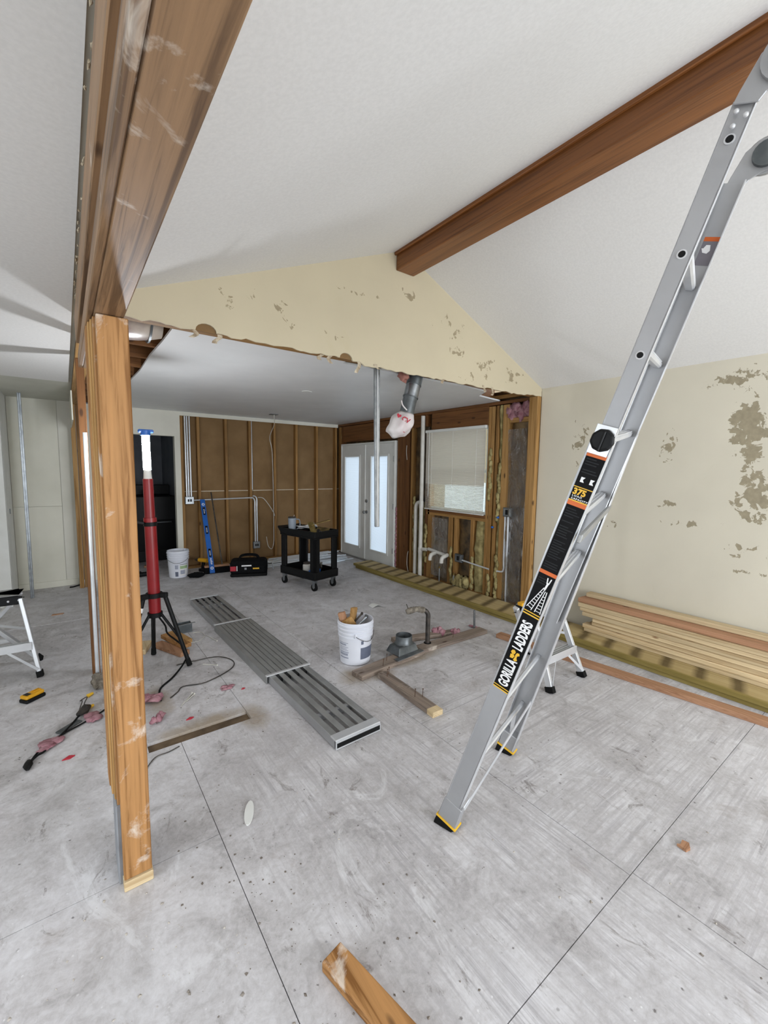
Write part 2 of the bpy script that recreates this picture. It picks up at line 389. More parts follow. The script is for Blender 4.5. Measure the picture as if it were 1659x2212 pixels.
M['paint_gable'] = painted('cream_gable_with_marks', '#c9bea3', '#a2957a', 0, 2, [
    (2.93, 2.78, .16, .2, .55), (3.35, 2.62, .2, .16, .6), (3.75, 2.6, .2, .1, .6), (1.25, 2.66, .1, .16, .5), (1.65, 2.6, .12, .07, .6), (2.35, 3.05, .12, .08, .55), (2.7, 2.95, .2, .1, .4), (1.9, 2.95, .3, .04, .5), (3.1, 2.5, .2, .06, .5), (.9, 2.72, .2, .12, .35)], 3.4, 12, second='#c0b595', lo=.6, hi=.68)
# translucent panes and slats
def translucent(name, c, t_fac, rough=.35, lines=0, axis=2):
    t = NT(name); nt = t.t; tr = t.n('ShaderNodeBsdfTranslucent'); mx = t.n('ShaderNodeMixShader'); mx.inputs[0].default_value = t_fac
    col = srgb(c)
    if lines:
        tc = t.n('ShaderNodeTexCoord'); sp = t.n('ShaderNodeSeparateXYZ'); t.lk(tc.outputs['Object'], sp.inputs[0])
        fr = t.math('FRACT', t.math('MULTIPLY', sp.outputs[axis], lines)); k = t.mask(t.math('ABSOLUTE', t.math('SUBTRACT', fr, .5)), .36, .46)
        cc = t.mix(k, col, tuple(x*.8 for x in col[:3]) + (1,)); t.lk(cc, tr.inputs[0]); t.lk(cc, t.b.inputs['Base Color'])
    else:
        tr.inputs[0].default_value = col; t.b.inputs['Base Color'].default_value = col
    t.b.inputs['Roughness'].default_value = rough
    t.lk(t.b.outputs[0], mx.inputs[1]); t.lk(tr.outputs[0], mx.inputs[2]); t.lk(mx.outputs[0], t.out.inputs[0])
    return t.m
M['doorpane'] = translucent('door_glass_with_inner_blind', '#f0f6fc', .85, .15, 55)
M['slat'] = translucent('blind_slat', '#e3ded4', .35, .5)
def glass(name):
    t = NT(name); g = t.n('ShaderNodeBsdfGlossy'); g.inputs['Roughness'].default_value = .02; tr = t.n('ShaderNodeBsdfTransparent'); mx = t.n('ShaderNodeMixShader'); mx.inputs[0].default_value = .06
    tr.inputs[0].default_value = (.93, .97, .96, 1)
    t.lk(tr.outputs[0], mx.inputs[1]); t.lk(g.outputs[0], mx.inputs[2]); t.lk(mx.outputs[0], t.out.inputs[0]); return t.m
M['glass'] = glass('window_glass')
def film(name):
    t = NT(name); tr = t.n('ShaderNodeBsdfTransparent'); mx = t.n('ShaderNodeMixShader'); gl = t.n('ShaderNodeBsdfGlossy')
    tr.inputs[0].default_value = (.9, .89, .87, 1); gl.inputs['Roughness'].default_value = .16
    n = t.noise(t.coords((5, 5, 2.2)), 2.0, 5, .6, 1.6)
    bp = t.n('ShaderNodeBump'); bp.inputs['Strength'].default_value = 1.0; bp.inputs['Distance'].default_value = .06
    t.lk(n, bp.inputs['Height']); t.lk(bp.outputs[0], gl.inputs['Normal'])
    fr = t.n('ShaderNodeFresnel'); fr.inputs[0].default_value = 1.5; t.lk(bp.outputs[0], fr.inputs['Normal'])
    t.lk(t.math('ADD', t.math('MULTIPLY', fr.outputs[0], .8), .015, clamp=True), mx.inputs[0])
    t.lk(tr.outputs[0], mx.inputs[1]); t.lk(gl.outputs[0], mx.inputs[2]); t.lk(mx.outputs[0], t.out.inputs[0]); return t.m
M['film'] = film('clear_poly_film')
def emit(name, c, k):
    t = NT(name); e = t.n('ShaderNodeEmission'); e.inputs[0].default_value = srgb(c); e.inputs[1].default_value = k
    t.lk(e.outputs[0], t.out.inputs[0]); return t.m
M['lamp'] = emit('lit_lamp_tube', '#f4f8ff', 240.0)


# ================================================================== THE SETTING
XR, YG, ZC = 4.26, 2.824, 2.47
def srow(name, mat, boxes, parent=None, **k):
    m = MB()
    for b in boxes: m.box(*b)
    o = m.build(name, mat, parent, **k)
    if parent is None: struct(o)
    return o
# ---- floor: slab with plywood sheets laid on it
fl = srow('floor', M['trench'], [(-2.4, 4.42, -3.15, 9.6, -.16, -.018)])
g = .0015
sheets = []
for x0, x1 in ((-2.3, -2.0), (-2.0, -.74), (-.74, .477)):
    for y0, y1 in ((-3.1, -.6), (-.6, 1.83), (1.83, 2.62)): sheets.append((x0, x1, y0, y1, 'ply_y'))
for y0, y1 in ((-3.1, -1.8), (-1.8, .655), (.655, 2.62)): sheets.append((.477, 1.765 if y0 > 0 else 1.785, y0, y1, 'ply_y'))
for y0, y1, m in ((-3.1, -1.83, 'ply_x'), (-1.83, -.58, 'ply_x'), (-.58, .655, 'ply_x'), (.655, 1.93, 'ply_x'), (1.93, 2.62, 'ply_x')):
    sheets.append((1.765 if y0 > 0 else 1.785, XR, y0, y1, m))
for x0, x1, ys in ((-2.3, -1.9, (2.62, 5.4, 7.4)), (-1.9, -.62, (2.62, 4.2, 5.4, 7.4)), (-.62, .31, (2.62, 5.4, 7.4)), (.31, .9, (2.715, 5.1, 7.3)), (.9, 1.7, (2.62, 4.4, 7.3)), (1.7, 2.95, (2.62, 3.9, 6.1, 7.3)), (2.95, XR, (2.62, 4.9, 7.3)), (.2, 1.55, (7.3, 9.5))):
    for y0, y1 in zip(ys[:-1], ys[1:]): sheets.append((x0, x1, y0, y1, 'ply_k'))
for x0, x1, y0, y1, m in sheets:
    MB().box(x0+g, x1-g, y0+g, y1-g, -.018, 0).build('plywood_sheet', M[m], fl)
struct(MB().box(-.6, .13, 5.42, 5.47, 0, .009).build('trim_1', M['ply_k'], bevel=.004))

# ---- ceilings
c = srow('ceiling', M['ceiling'], [(-2.35, .072, -3.15, 5.395, 2.45, 2.475)])
srow('ceiling', M['ceiling_raw'], [(-2.35, .10, 5.41, 7.2, 2.463, 2.49), (.072, .10, -3.15, 5.41, 2.463, 2.49)])
RX, RZ = 2.285, 3.384
m = MB()
for (xa, za, xb, zb) in ((.15, 2.522, RX, RZ), (RX, RZ, 4.30, 2.518)):
    m.frame8([(xa,-3.15,za),(xb,-3.15,zb),(xb,YG+.06,zb),(xa,YG+.06,za),(xa,-3.15,za+.06),(xb,-3.15,zb+.06),(xb,YG+.06,zb+.06),(xa,YG+.06,za+.06)])
struct(m.build('ceiling', M['ceiling']))
poly = [(.571, 2.86), (1.0, 2.87), (1.80, 2.875), (1.83, 3.03), (2.3, 3.02), (2.7, 3.06), (3.2, 3.05), (3.66, 3.10), (3.8, 3.32), (4.0, 3.36), (4.27, 3.40), (4.27, 7.25), (.60, 7.25), (.575, 6.0), (.565, 5.0), (.578, 4.4), (.566, 3.8), (.574, 3.3)]
kc = struct(MB().prism(poly, lambda u, v, w: (u, v, w), ZC, ZC+.016).build('ceiling', M['ceiling_k']))
r = MB().lathe([(.052, -.004), (.056, 0), (.05, .0), (.046, .003)], 24, (2.183, 4.372, ZC)).build('recessed_light_trim', M['white'], kc)
# attic framing over the kitchen opening
at = sroot('ceiling_framing')
MB().box(.09, 4.42, 2.94, 7.45, 2.93, 2.97).build('roof_deck', M['darkx'], at)
for y in (3.56, 3.96, 4.36, 4.77, 5.18, 5.6, 6.0, 6.5): MB().box(.2, 4.36, y, y+.04, ZC+.02, ZC+.21).build('joist', M['darkx'], at)
for x in (.2, .5): MB().box(x, x+.04, 3.5, 7.2, 2.69, 2.80).build('blocking', M['darky'], at)
MB().box(.05, .085, 2.9, 7.45, 2.50, 2.97).build('attic_sky_stop', M['darky'], at)  # side and rear boards added to keep sky light out of the attic
MB().box(.09, 4.42, 7.42, 7.45, 2.50, 2.93).build('attic_sky_stop', M['darkx'], at)

# ---- gable drywall with ragged lower edge
def zr(x): return RZ - .404*(RX - x) if x < RX else RZ - .43*(x - RX)
bot = []; x = .2
rn = random.Random(5)
while x < 4.25:
    hit = None
    for cx, rr in ((.735, .062), (1.735, .055)):
        if cx - rr <= x <= cx + rr: hit = (cx, rr)
    if hit:
        for k in range(9):
            an = math.pi - math.pi*k/8; bot.append((hit[0]+hit[1]*math.cos(an), 2.452+hit[1]*.75*math.sin(an)))
        x = hit[0]+hit[1]+.01; continue
    dip = -.02 if 1.9 < x < 4.0 else 0
    bot.append((x, 2.452 + dip + rn.uniform(-.009, .007))); x += rn.uniform(.02, .07)
bot.append((4.258, 2.452))
gp = bot + [(4.258, zr(4.258)+.02), (RX, RZ+.02), (.2, zr(.2)+.02)]
gb = struct(MB().prism(gp, lambda u, v, w: (u, w, v), YG, YG+.013).build('wall_gable', M['paint_gable']))
MB().box(.2, 1.9, 2.845, 2.935, 2.462, 2.50).build('bottom_plate', M['studx'], gb)
MB().box(2.6, 4.18, 2.845, 2.935, 2.455, 2.493).build('bottom_plate', M['studx'], gb)
for x in (.75, 1.16, 1.57, 1.98, 2.39, 2.8, 3.2, 3.6, 4.0): MB().box(x, x+.04, 2.845, 2.935, 2.5, zr(x+.02)-.02).build('stud', M['studz'], gb)
MB().box(.2, 4.25, 2.937, 2.95, 2.495, 3.0).build('rear_board', M['paper'], gb)
# strips of torn drywall paper along the edge
for k, (x, l) in enumerate(((.66, .05), (.80, .06), (1.52, .04), (1.60, .05), (2.02, .03), (3.3, .06), (3.42, .08), (1.84, .09), (2.75, .05))):
    MB().grid(lambda u, v: (x + .03*(v-.5) + .02*math.sin(u*4+k), YG + .008*math.sin(u*5+k), 2.45 - l*u), 5, 2).build('torn_paper', M['gypsum'], gb, solid=.002)
for x in (.735, 1.735): MB().prism([(.07*math.cos(math.pi*k/12), .06*math.sin(math.pi*k/12)) for k in range(13)], lambda u, v, w: (x+u, w, 2.452+v), YG+.014, YG+.02).build('brown_board_patch', M['paper'], gb)

# ---- right wall (painted) and corner stud of the removed partition
wr = srow('wall_right', M['paint_right'], [(XR, XR+.016, -3.15, 2.822, 0, 2.56)])
MB().box(XR+.016, XR+.14, -3.15, 2.822, 0, 2.6).build('framing', M['studz'], wr)
cs = sroot('trim_2')
MB().box(4.19, 4.228, 2.824, 2.93, 0, 2.452).build('stud', M['firz'], cs, bevel=.002)
MB().box(4.229, 4.268, 2.83, 2.925, 0, 2.452).build('stud', M['firz'], cs, bevel=.002)

# ---- kitchen wall with bare framing
X0, X1 = 4.27, 4.36
kw = srow('wall_kitchen', M['kraft'], [(X1, X1+.04, 2.82, 3.58, 0, 2.6), (X1, X1+.04, 3.58, 4.66, 0, 1.08), (X1, X1+.04, 3.58, 4.66, 2.17, 2.6), (X1, X1+.04, 4.66, 5.42, 0, 2.6), (X1, X1+.04, 5.42, 7.05, 2.06, 2.6), (X1, X1+.04, 7.05, 7.42, 0, 2.6)])
def stud(y0, y1, z0, z1, mat='studz', x0=X0, x1=X1, name='stud'):
    return MB().box(x0, x1-.001, y0, y1, z0, z1).build(name, M[mat], kw, bevel=.002)
for y0, y1 in ((5.335, 5.375), (5.245, 5.325), (5.165, 5.24), (5.085, 5.16)): stud(y0, y1, .04, 2.25, 'darkz')
stud(5.0, 5.04, .04, 2.42, 'studz')
stud(4.60, 4.64, .04, 2.2); stud(4.555, 4.597, .04, .98, 'studz'); stud(4.655, 4.695, .04, 2.2, 'darkz')
stud(4.13, 4.205, .04, .98); stud(4.055, 4.095, .04, .98); stud(3.745, 3.80, .04, .98)
stud(3.52, 3.56, .04, 2.42); stud(3.465, 3.515, .04, 2.42, 'firz'); stud(3.40, 3.44, .04, 2.42, 'studz'); stud(3.255, 3.34, .04, 2.42, 'firz'); stud(7.06, 7.10, .04, 2.42, 'darkz'); stud(7.12, 7.2, .04, 2.42)
MB().box(X0, X1-.001, 3.56, 4.655, 1.02, 1.06).build('window_sill_plate', M['darky'], kw, bevel=.002)
MB().box(X0, X1-.001, 3.56, 4.66, .98, 1.018).build('window_sill_plate', M['study'], kw, bevel=.002)
MB().box(X0-.004, X1-.001, 3.565, 4.59, 2.2, 2.43).build('header', M['darky'], kw, bevel=.003)
MB().box(X0-.004, X1-.001, 4.70, 5.38, 2.26, 2.43).build('header', M['darky'], kw, bevel=.003)
MB().box(X0-.004, X1-.001, 5.385, 7.04, 2.13, 2.42).build('header', M['darky'], kw, bevel=.003)
MB().box(X0-.002, X1-.001, 2.94, 7.22, 2.432, 2.468).build('top_plate', M['darky'], kw, bevel=.003)
MB().box(X0+.002, X1-.001, 2.94, 7.22, 2.50, 2.54).build('top_plate', M['study'], kw)
MB().box(X0, X1-.001, 2.94, 5.37, 0, .039).build('sole_plate', M['study'], kw)
MB().box(X0, X1-.001, 2.96, 3.25, 2.2, 2.255).build('block', M['firy'], kw, bevel=.002)
def batt(y0, y1, z0, z1, mat, depth=.05, seed=0, amp=.016, name='insulation_batt'):
    nu, nv = 6, max(6, int((z1-z0)/.06))
    def fn(u, v):
        y = y0+(y1-y0)*u; z = z0+(z1-z0)*v; e = min(u, 1-u)*2
        d = depth*(.35+.65*min(1, e*2.2)) + amp*(noise.noise(V((y*9+seed, z*7, seed))) + .7*noise.noise(V((y*23, z*19, seed*2))))
        return (X1 - max(.004, d), y, z)
    return MB().grid(fn, nu, nv).build(name, M[mat], kw, smooth=True)
batt(4.21, 4.55, .42, .98, 'plastic_dark', .05, 1, .03)
batt(4.21, 4.55, .04, .42, 'plastic_dark', .045, 2, .03)
batt(3.80, 4.05, .2, .98, 'kraft', .05, 3)
batt(3.56, 3.742, .04, .98, 'yellowins', .085, 4, .035)
batt(4.70, 5.0, 1.15, 2.26, 'kraft', .06, 5)
batt(4.70, 5.0, .04, 1.15, 'yellowins', .05, 6, .03)
batt(3.345, 3.40, .04, 2.42, 'yellowins', .08, 7, .03); batt(3.44, 3.465, .04, 2.42, 'kraft', .05, 8)
batt(2.96, 3.25, 1.2, 2.2, 'kraft_tan', .055, 9, .02); batt(2.96, 3.25, .04, 1.2, 'plastic_dark', .06, 10, .03)
batt(2.93, 2.965, .04, 2.2, 'blueedge', .075, 12, .006)
batt(7.105, 7.118, .04, 2.4, 'yellowins', .08, 13)
MB().grid(lambda u, v: (4.258 - .035*abs(noise.noise(V((u*2.6+v*2.5, v*5-u*2, 2)))) - .05*max(0, .6-v)*math.sin(u*3.1), 2.975+.26*u+.02*math.sin(v*7), .02+2.1*v), 16, 60).build('poly_film', M['film'], kw, smooth=True)
MB().grid(lambda u, v: (4.266 - .02*abs(noise.noise(V((u*3, v*5, 7)))), 4.22+.31*u, .1+.85*v), 8, 22).build('poly_film', M['film'], kw, smooth=True)
b = MB()
for k in range(7): b.blob((4.285+.02*rn.random(), 2.99+.045*k, 2.33+.05*math.sin(k*2.1)), (.05, .06, .075), .6, k, 10, 7, 2.4)
b.build('pink_insulation', M['pink'], kw, smooth=True)
b = MB()
for k in range(4): b.blob((4.255, 3.84+.06*k, .13-.03*(k % 2)), (.055, .055, .085), .5, 20+k)
b.build('insulation_lump', M['yellowins'], kw, smooth=True)
for k, (y, z0, z1) in enumerate(((3.35, .05, .55), (3.36, 1.05, 1.7), (3.46, .06, .3), (3.745, .1, .5), (4.13, .1, .55), (4.92, .35, 1.25), (4.66, .3, .8), (3.50, 1.3, 1.9))):
    b = MB()
    for q in range(int((z1-z0)/.07)+1): b.blob((4.262, y+.012*math.sin(q*1.9+k), z0+.07*q), (.022, .022, .05), .6, 40+k*9+q, 8, 6)
    b.build('insulation_edge', M['yellowins'], kw, smooth=True)
for y in (5.378, 7.045):
    b = MB()
    for q in range(14): b.blob((4.268, y, .08+.07*q), (.014, .016, .04), .6, 90+q, 8, 6)
    b.build('insulation_edge', M['pink'], kw, smooth=True)

# ---- french door
d1 = sroot('door_1')
MB().box(4.235, 4.36, 7.035, 7.06, 0, 2.06).box(4.235, 4.36, 5.40, 5.425, 0, 2.06).box(4.235, 4.36, 5.40, 7.06, 2.06, 2.09).build('door_frame', M['white'], d1, bevel=.003)
MB().box(4.21, 4.37, 5.40, 7.06, 0, .02).build('threshold', M['alu_dull'], d1, bevel=.003)
def leaf(y0, y1, py0, py1):
    z0, z1, xa, xb = .022, 2.055, 4.245, 4.289
    lf = MB().box(xa, xb, y0, py0, z0, z1).box(xa, xb, py1, y1, z0, z1).box(xa, xb, py0, py1, z0, .225).box(xa, xb, py0, py1, 1.855, z1).build('door_leaf', M['white'], d1)
    t = .03
    MB().box(xa-.012, xa, py0-t, py0+.006, .225-t, 1.855+t).box(xa-.012, xa, py1-.006, py1+t, .225-t, 1.855+t).box(xa-.012, xa, py0, py1, .225-t, .231).box(xa-.012, xa, py0, py1, 1.849, 1.855+t).build('glazing_bead', M['white'], lf, bevel=.003)
    MB().box(xa+.012, xa+.02, py0, py1, .225, 1.855).build('pane', M['doorpane'], lf)
    return lf
l1 = leaf(6.263, 7.033, 6.43, 6.92); l2 = leaf(5.427, 6.257, 5.59, 6.07)
MB().box(4.232, 4.245, 6.235, 6.285, .03, 2.05).build('astragal', M['white'], d1, bevel=.003)
h = MB().lathe([(.028, 0), (.028, .008), (.012, .012), (.012, .04), (.027, .05), (.03, .065), (.02, .078)], 18)
for o_, z in ((h, .876),):
    k = h.build('door_handle', M['galv'], l2, world=False, smooth='auto'); k.matrix_local = Matrix.Translation((4.245, 6.195, .876)) @ Matrix.Rotation(-math.pi/2, 4, 'Y')
k = MB().lathe([(.03, 0), (.03, .012), (.02, .02)], 18).build('deadbolt', M['galv'], l2, world=False, smooth='auto'); k.matrix_local = Matrix.Translation((4.245, 6.195, 1.07)) @ Matrix.Rotation(-math.pi/2, 4, 'Y')
for z in (.3, 1.03, 1.8):
    MB().tube([(4.238, 5.426, z-.045), (4.238, 5.426, z+.045)], .008, 8).build('hinge', M['galv_dark'], l2)

# ---- window
w1 = sroot('window_1')
MB().box(4.30, 4.37, 3.56, 3.60, 1.06, 2.2).box(4.30, 4.37, 4.615, 4.655, 1.06, 2.2).box(4.30, 4.37, 3.6, 4.615, 1.06, 1.10).box(4.30, 4.37, 3.6, 4.615, 2.16, 2.2).box(4.32, 4.36, 3.6, 4.615, 1.6, 1.645).build('window_frame', M['white'], w1, bevel=.003)
MB().box(4.34, 4.344, 3.60, 4.615, 1.10, 2.16).build('pane', M['glass'], w1)

# ---- back wall: drywall left in place at the left and along the top, bare studs elsewhere
YB = 7.235
bw = srow('wall_back', M['whitewall'], [(.2, .5, YB, YB+.015, 0, ZC), (1.385, 1.455, YB, YB+.015, 0, ZC), (.5, 1.385, YB, YB+.015, 2.105, ZC), (1.455, 4.27, YB, YB+.015, 2.412, ZC)])
for x0, x1 in ((1.456, 2.62), (2.62, 4.36)):
    for z0, z1 in ((0, 1.228), (1.240, 2.5)): MB().box(x0+.001, x1-.001, 7.33, 7.343, z0, z1).build('drywall_panel', M['paper'], bw)
MB().box(1.456, 4.36, 7.331, 7.342, 1.228, 1.24).build('joint_tape', M['tape'], bw)
for x in (1.456, 1.70, 2.13, 2.53, 2.97, 3.385, 3.80, 4.21): MB().box(x, x+.04, YB+.004, 7.328, .04, 2.44).build('stud', M['studz'], bw, bevel=.002)
MB().box(1.456, 4.27, YB+.004, 7.328, 0, .039).build('sole_plate', M['studx'], bw)
MB().box(1.456, 4.27, YB+.016, 7.328, 2.44, 2.478).build('top_plate', M['studx'], bw)
# doorway casing and the dark room behind it
MB().box(1.372, 1.386, YB-.004, 7.35, 0, 2.105).box(.5, .514, YB-.004, 7.35, 0, 2.105).box(.514, 1.372, YB-.004, 7.35, 2.09, 2.105).build('door_jamb', M['whitewall'], bw)
dr = srow('wall_utility_room', M['dark'], [(.2, 1.6, 9.45, 9.5, 0, 2.5), (.14, .2, 7.36, 9.5, 0, 2.5), (1.55, 1.6, 7.36, 9.5, 0, 2.5), (.14, 1.6, 7.36, 9.5, 2.45, 2.5), (.14, .5, 7.345, 7.36, 0, 2.5), (1.386, 1.6, 7.345, 7.36, 0, 2.5), (.5, 1.386, 7.345, 7.36, 2.105, 2.5)])

# ---- left room walls
wl = srow('wall_left', M['whitewall'], [(-2.35, -2.3, -3.15, -.1, 0, 2.5), (-2.35, -2.3, 1.7, 7.2, 0, 2.5), (-2.35, -2.3, -.1, 1.7, 0, .65), (-2.35, -2.3, -.1, 1.7, 1.95, 2.5)])
wf = sroot('wall_left_rear')
pan = [(-.545, -.05, .0, 1.083, 'creamwall'), (-.545, -.05, 1.087, 2.463, 'creamwall'), (-.047, .10, .0, 2.463, 'whitewall')]
for x0, x1, z0, z1, mm in pan: MB().box(x0, x1, 7.10, 7.115, z0, z1).build('wall_panel', M[mm], wf)
MB().box(-2.3, .11, 7.12, 7.2, 0, 2.5).build('framing', M['whitewall'], wf)
MB().box(-.545, .085, 7.088, 7.10, 0, .085).build('baseboard', M['creamwall'], wf, bevel=.003)
wd_ = sroot('wall_closet')
MB().box(-.60, -.548, 6.42, 7.10, 0, 2.463).build('door_panel', M['white'], wd_)
MB().box(-.66, -.55, 6.36, 6.418, 0, 2.463).build('door_jamb', M['white'], wd_)
MB().box(-2.3, -.662, 6.36, 6.42, 0, 2.463).build('wall_panel', M['whitewall'], wd_)
MB().box(-.548, -.542, 6.70, 6.73, 1.04, 1.10).build('latch', M['galv_dark'], wd_)
# rear wall behind the camera with the openings that let the daylight in
srow('wall_rear', M['whitewall'], [(-2.3, -2.0, -3.15, -3.1, 0, 3.4), (-.4, 1.1, -3.15, -3.1, 0, 3.4), (3.7, 4.3, -3.15, -3.1, 0, 3.4), (-2.0, -.4, -3.15, -3.1, 2.2, 3.4), (-2.0, -.4, -3.15, -3.1, 0, .3), (1.1, 3.7, -3.15, -3.1, 2.3, 3.5), (1.1, 3.7, -3.15, -3.1, 0, .4)])
struct(MB().box(7.5, 7.7, 4.6, 12.0, -.3, 3.4).build('wall_outside_backdrop', plain('tan_backdrop', '#a08a6c', .8)))  # tan wall added outside to darken what shows through the open slats
struct(MB().box(7.46, 7.5, 6.15, 7.5, .72, 1.36).build('white_panel_outside', plain('white_panel_paint', '#f2f2f0', .6)))  # white panel added outside to give the bright rectangle behind the blind
struct(MB().box(4.6, 14, -6, 14, -.5, -.3).build('ground_outside', plain('wet_paving', '#a8a8a4', .8)))

# ---- remains of the partition under the header: plate, studs
wp = sroot('wall_partition')
MB().box(.10, .19, 2.12, 7.09, 2.405, 2.443).build('top_plate', M['firy'], wp, bevel=.002)
MB().box(.14, .19, 2.98, 3.075, 0, 2.404).build('stud', M['firz'], wp, bevel=.002)
MB().box(.145, .19, 3.37, 3.46, 0, 2.404).build('stud', M['firz'], wp, bevel=.002)
MB().box(.10, .15, 3.90, 3.995, 0, 2.404).build('stud', M['darkz'], wp, bevel=.002)
MB().box(.09, .14, 6.84, 6.93, 0, 2.404).build('stud', M['firz'], wp, bevel=.002)
MB().box(.145, .185, 6.86, 6.95, 0, 2.404).build('stud', M['studz'], wp, bevel=.002)
MB().box(.0875, .0995, 5.6, 6.83, 2.1, 2.404).build('drywall_remnant', M['creamwall'], wp)

# ================================================================== TIMBERS
hb = thing('header_beam', 'massive dusty timber header beam carried by the rough post, grey with grime', 'beam', (.14, 1.0, 2.14))
MB().box(.103, .192, -3.1, 2.82, 2.14, 2.515).build('beam_timber', M['beamy'], hb, bevel=.004)
MB().box(.084, .1025, -3.1, 2.81, 2.14, 2.205).build('side_board', M['beamy'], hb, bevel=.003)
MB().box(.078, .1025, -3.1, 2.81, 2.262, 2.395).build('side_board', M['beamy'], hb, bevel=.003)
MB().box(.098, .1028, -3.1, 2.8, 2.207, 2.26).build('groove_strip', M['darky'], hb)
b = MB(); rn = random.Random(3)
for k in range(70): b.blob((.076+.006*rn.random(), -.5+3.2*rn.random()**1.3, 2.44+.02*(rn.random()-.5)), (.003, .006+.02*rn.random()**3, .004), .8, k, 6, 4)
b.build('broken_drywall_crumbs', M['gypsum'], hb)['kind'] = 'stuff'

po = thing('timber_post', 'tall rough orange fir post scuffed with plaster, standing under the header beam', 'post', (.155, 1.85, 0))
MB().box(.108, .203, 1.775, 1.813, .041, 2.138).build('front_board', M['postz'], po, bevel=.003)
MB().box(.1, .2, 1.814, 1.852, .331, 2.138).build('rear_board', M['postz'], po, bevel=.003)
MB().box(.095, .2, 1.853, 1.891, .331, 2.138).build('rear_board', M['firz'], po, bevel=.003)
MB().box(.089, .195, 1.892, 1.95, .331, 2.138).build('rear_board', M['firz'], po, bevel=.003)
MB().box(.085, .19, 1.951, 2.04, .33, 2.138).build('rear_board', M['postz'], po, bevel=.003)
s_ = MB().box(.106, .206, 1.766, 1.8125, 0, .04).build('foot_block', M['palex'], po, bevel=.003); s_['label'] = 'pale new wood foot block'
MB().box(.094, .2, 1.814, 1.96, 0, .33).build('painted_base', plain('grey_paint', '#8f9296', .7, c2='#7a7c80'), po, bevel=.004)

rb = thing('ridge_beam', 'long dark-stained square ridge beam along the peak of the white ceiling', 'beam', (RX, -.1, 3.21))
MB().box(2.197, 2.378, -3.1, 2.822, 3.208, 3.40).build('beam_timber', M['ridgey'], rb, bevel=.006, seg=2)
MB().box(2.176, 2.196, -3.1, 2.822, 3.318, 3.365).build('trim_strip', M['ridgey'], rb, bevel=.004)
MB().box(2.379, 2.399, -3.1, 2.822, 3.30, 3.36).build('trim_strip', M['ridgey'], rb, bevel=.004)

# ================================================================== PLUMBING, WIRING, DUCT
def curve(pts, n=6):
    P = [V(p) for p in pts]; out = []
    for i in range(len(P)-1):
        a, b_, c_, d = P[max(i-1,0)], P[i], P[i+1], P[min(i+2,len(P)-1)]
        for k in range(n):
            t = k/n; out.append(.5*((2*b_)+(c_-a)*t+(2*a-5*b_+4*c_-d)*t*t+(3*b_-a-3*c_+d)*t**3))
    return out + [P[-1]]
dp = thing('drain_pipe', 'tall white plastic drain stack rising past the blind in the stripped wall', 'pipe', (4.222, 4.728, 0))
MB().tube([(4.222, 4.728, 0), (4.222, 4.728, 2.41)], .03, 14).build('pipe', M['pvc'], dp, smooth='auto')
for z in (.42, 1.12): MB().tube([(4.222, 4.728, z-.05), (4.222, 4.728, z+.05)], .034, 14).build('coupling', M['pvc'], dp, smooth='auto')
MB().tube([(4.222, 4.728, .45), (4.235, 4.60, .46)], .026, 12).build('side_branch', M['pvc'], dp, smooth='auto')
vp = thing('vent_pipe', 'shorter white vent pipe looping into the tall drain stack', 'pipe', (4.235, 4.86, 0))
MB().tube([(4.235, 4.86, 0)] + curve([(4.235, 4.86, .9), (4.235, 4.86, 1.06), (4.235, 4.83, 1.13), (4.235, 4.77, 1.15), (4.235, 4.75, 1.15)], 5), .028, 14).build('pipe', M['pvc'], vp, smooth='auto')
tp = thing('trap_arm', 'white drain arm with two elbows crossing the stud bays below the window', 'pipe', (4.22, 4.35, .4))
MB().tube([(4.25, 4.58, .47), (4.25, 4.20, .43)], .024, 12).build('pipe', M['pvc'], tp, smooth='auto')
for y in (4.40, 4.17): MB().tube(curve([(4.25, y+.02, .445), (4.19, y, .44), (4.14, y, .425), (4.12, y, .39), (4.118, y, .35)], 4), .028, 12).build('elbow', M['pvc'], tp, smooth='auto')
for k, (y, h, lb) in enumerate(((4.30, .24, 'thin capped water stub rising from the floor beside the plastic-faced insulation'), (4.02, .20, 'short brass-tipped water stub by the fallen yellow insulation'))):
    t = thing('water_stub', lb, 'pipe', (4.19, y, 0))
    MB().tube([(4.21, y, .0), (4.21, y, h)], .009, 8).build('pipe', M['galv'], t, smooth='auto')
    MB().tube([(4.21, y, h), (4.21, y, h+.03)], .014, 8).build('cap', M['brass'], t, smooth='auto')
def ebox(loc, w, h, lab, axis='x'):
    t = thing('electrical_box', lab, 'electrical box', loc); x, y, z = loc
    if axis == 'x':
        MB().box(x, x+.04, y-w/2, y+w/2, z-h/2, z+h/2).build('box_body', M['galv_dark'], t, bevel=.003)
        MB().box(x-.004, x, y-w/2+.012, y+w/2-.012, z-h/2+.012, z+h/2-.012).build('cover_plate', M['galv'], t, bevel=.003)
        MB().box(x-.007, x-.004, y-.02, y+.02, z-.03, z+.03).build('receptacle', M['black'], t)
    else:
        MB().box(x-w/2, x+w/2, y, y+.04, z-h/2, z+h/2).build('box_body', M['galv_dark'], t, bevel=.003)
        MB().box(x-w/2+.005, x+w/2-.005, y-.004, y, z-h/2+.005, z+h/2-.005).build('cover_plate', M['galv'], t, bevel=.003)
        MB().box(x-.03, x-.005, y-.007, y-.004, z-.02, z+.02).box(x+.005, x+.03, y-.007, y-.004, z-.02, z+.02).build('receptacle', M['labelgrey'], t)
    return t
ebox((4.235, 3.97, .44), .13, .11, 'steel junction box with a dark outlet between two studs under the window')
ebox((4.245, 3.21, 1.135), .12, .11, 'open steel junction box above the pair of bent conduits near the corner')
ebox((1.555, 7.19, 1.10), .13, .12, 'square steel junction box under three conduits beside the doorway', 'y')
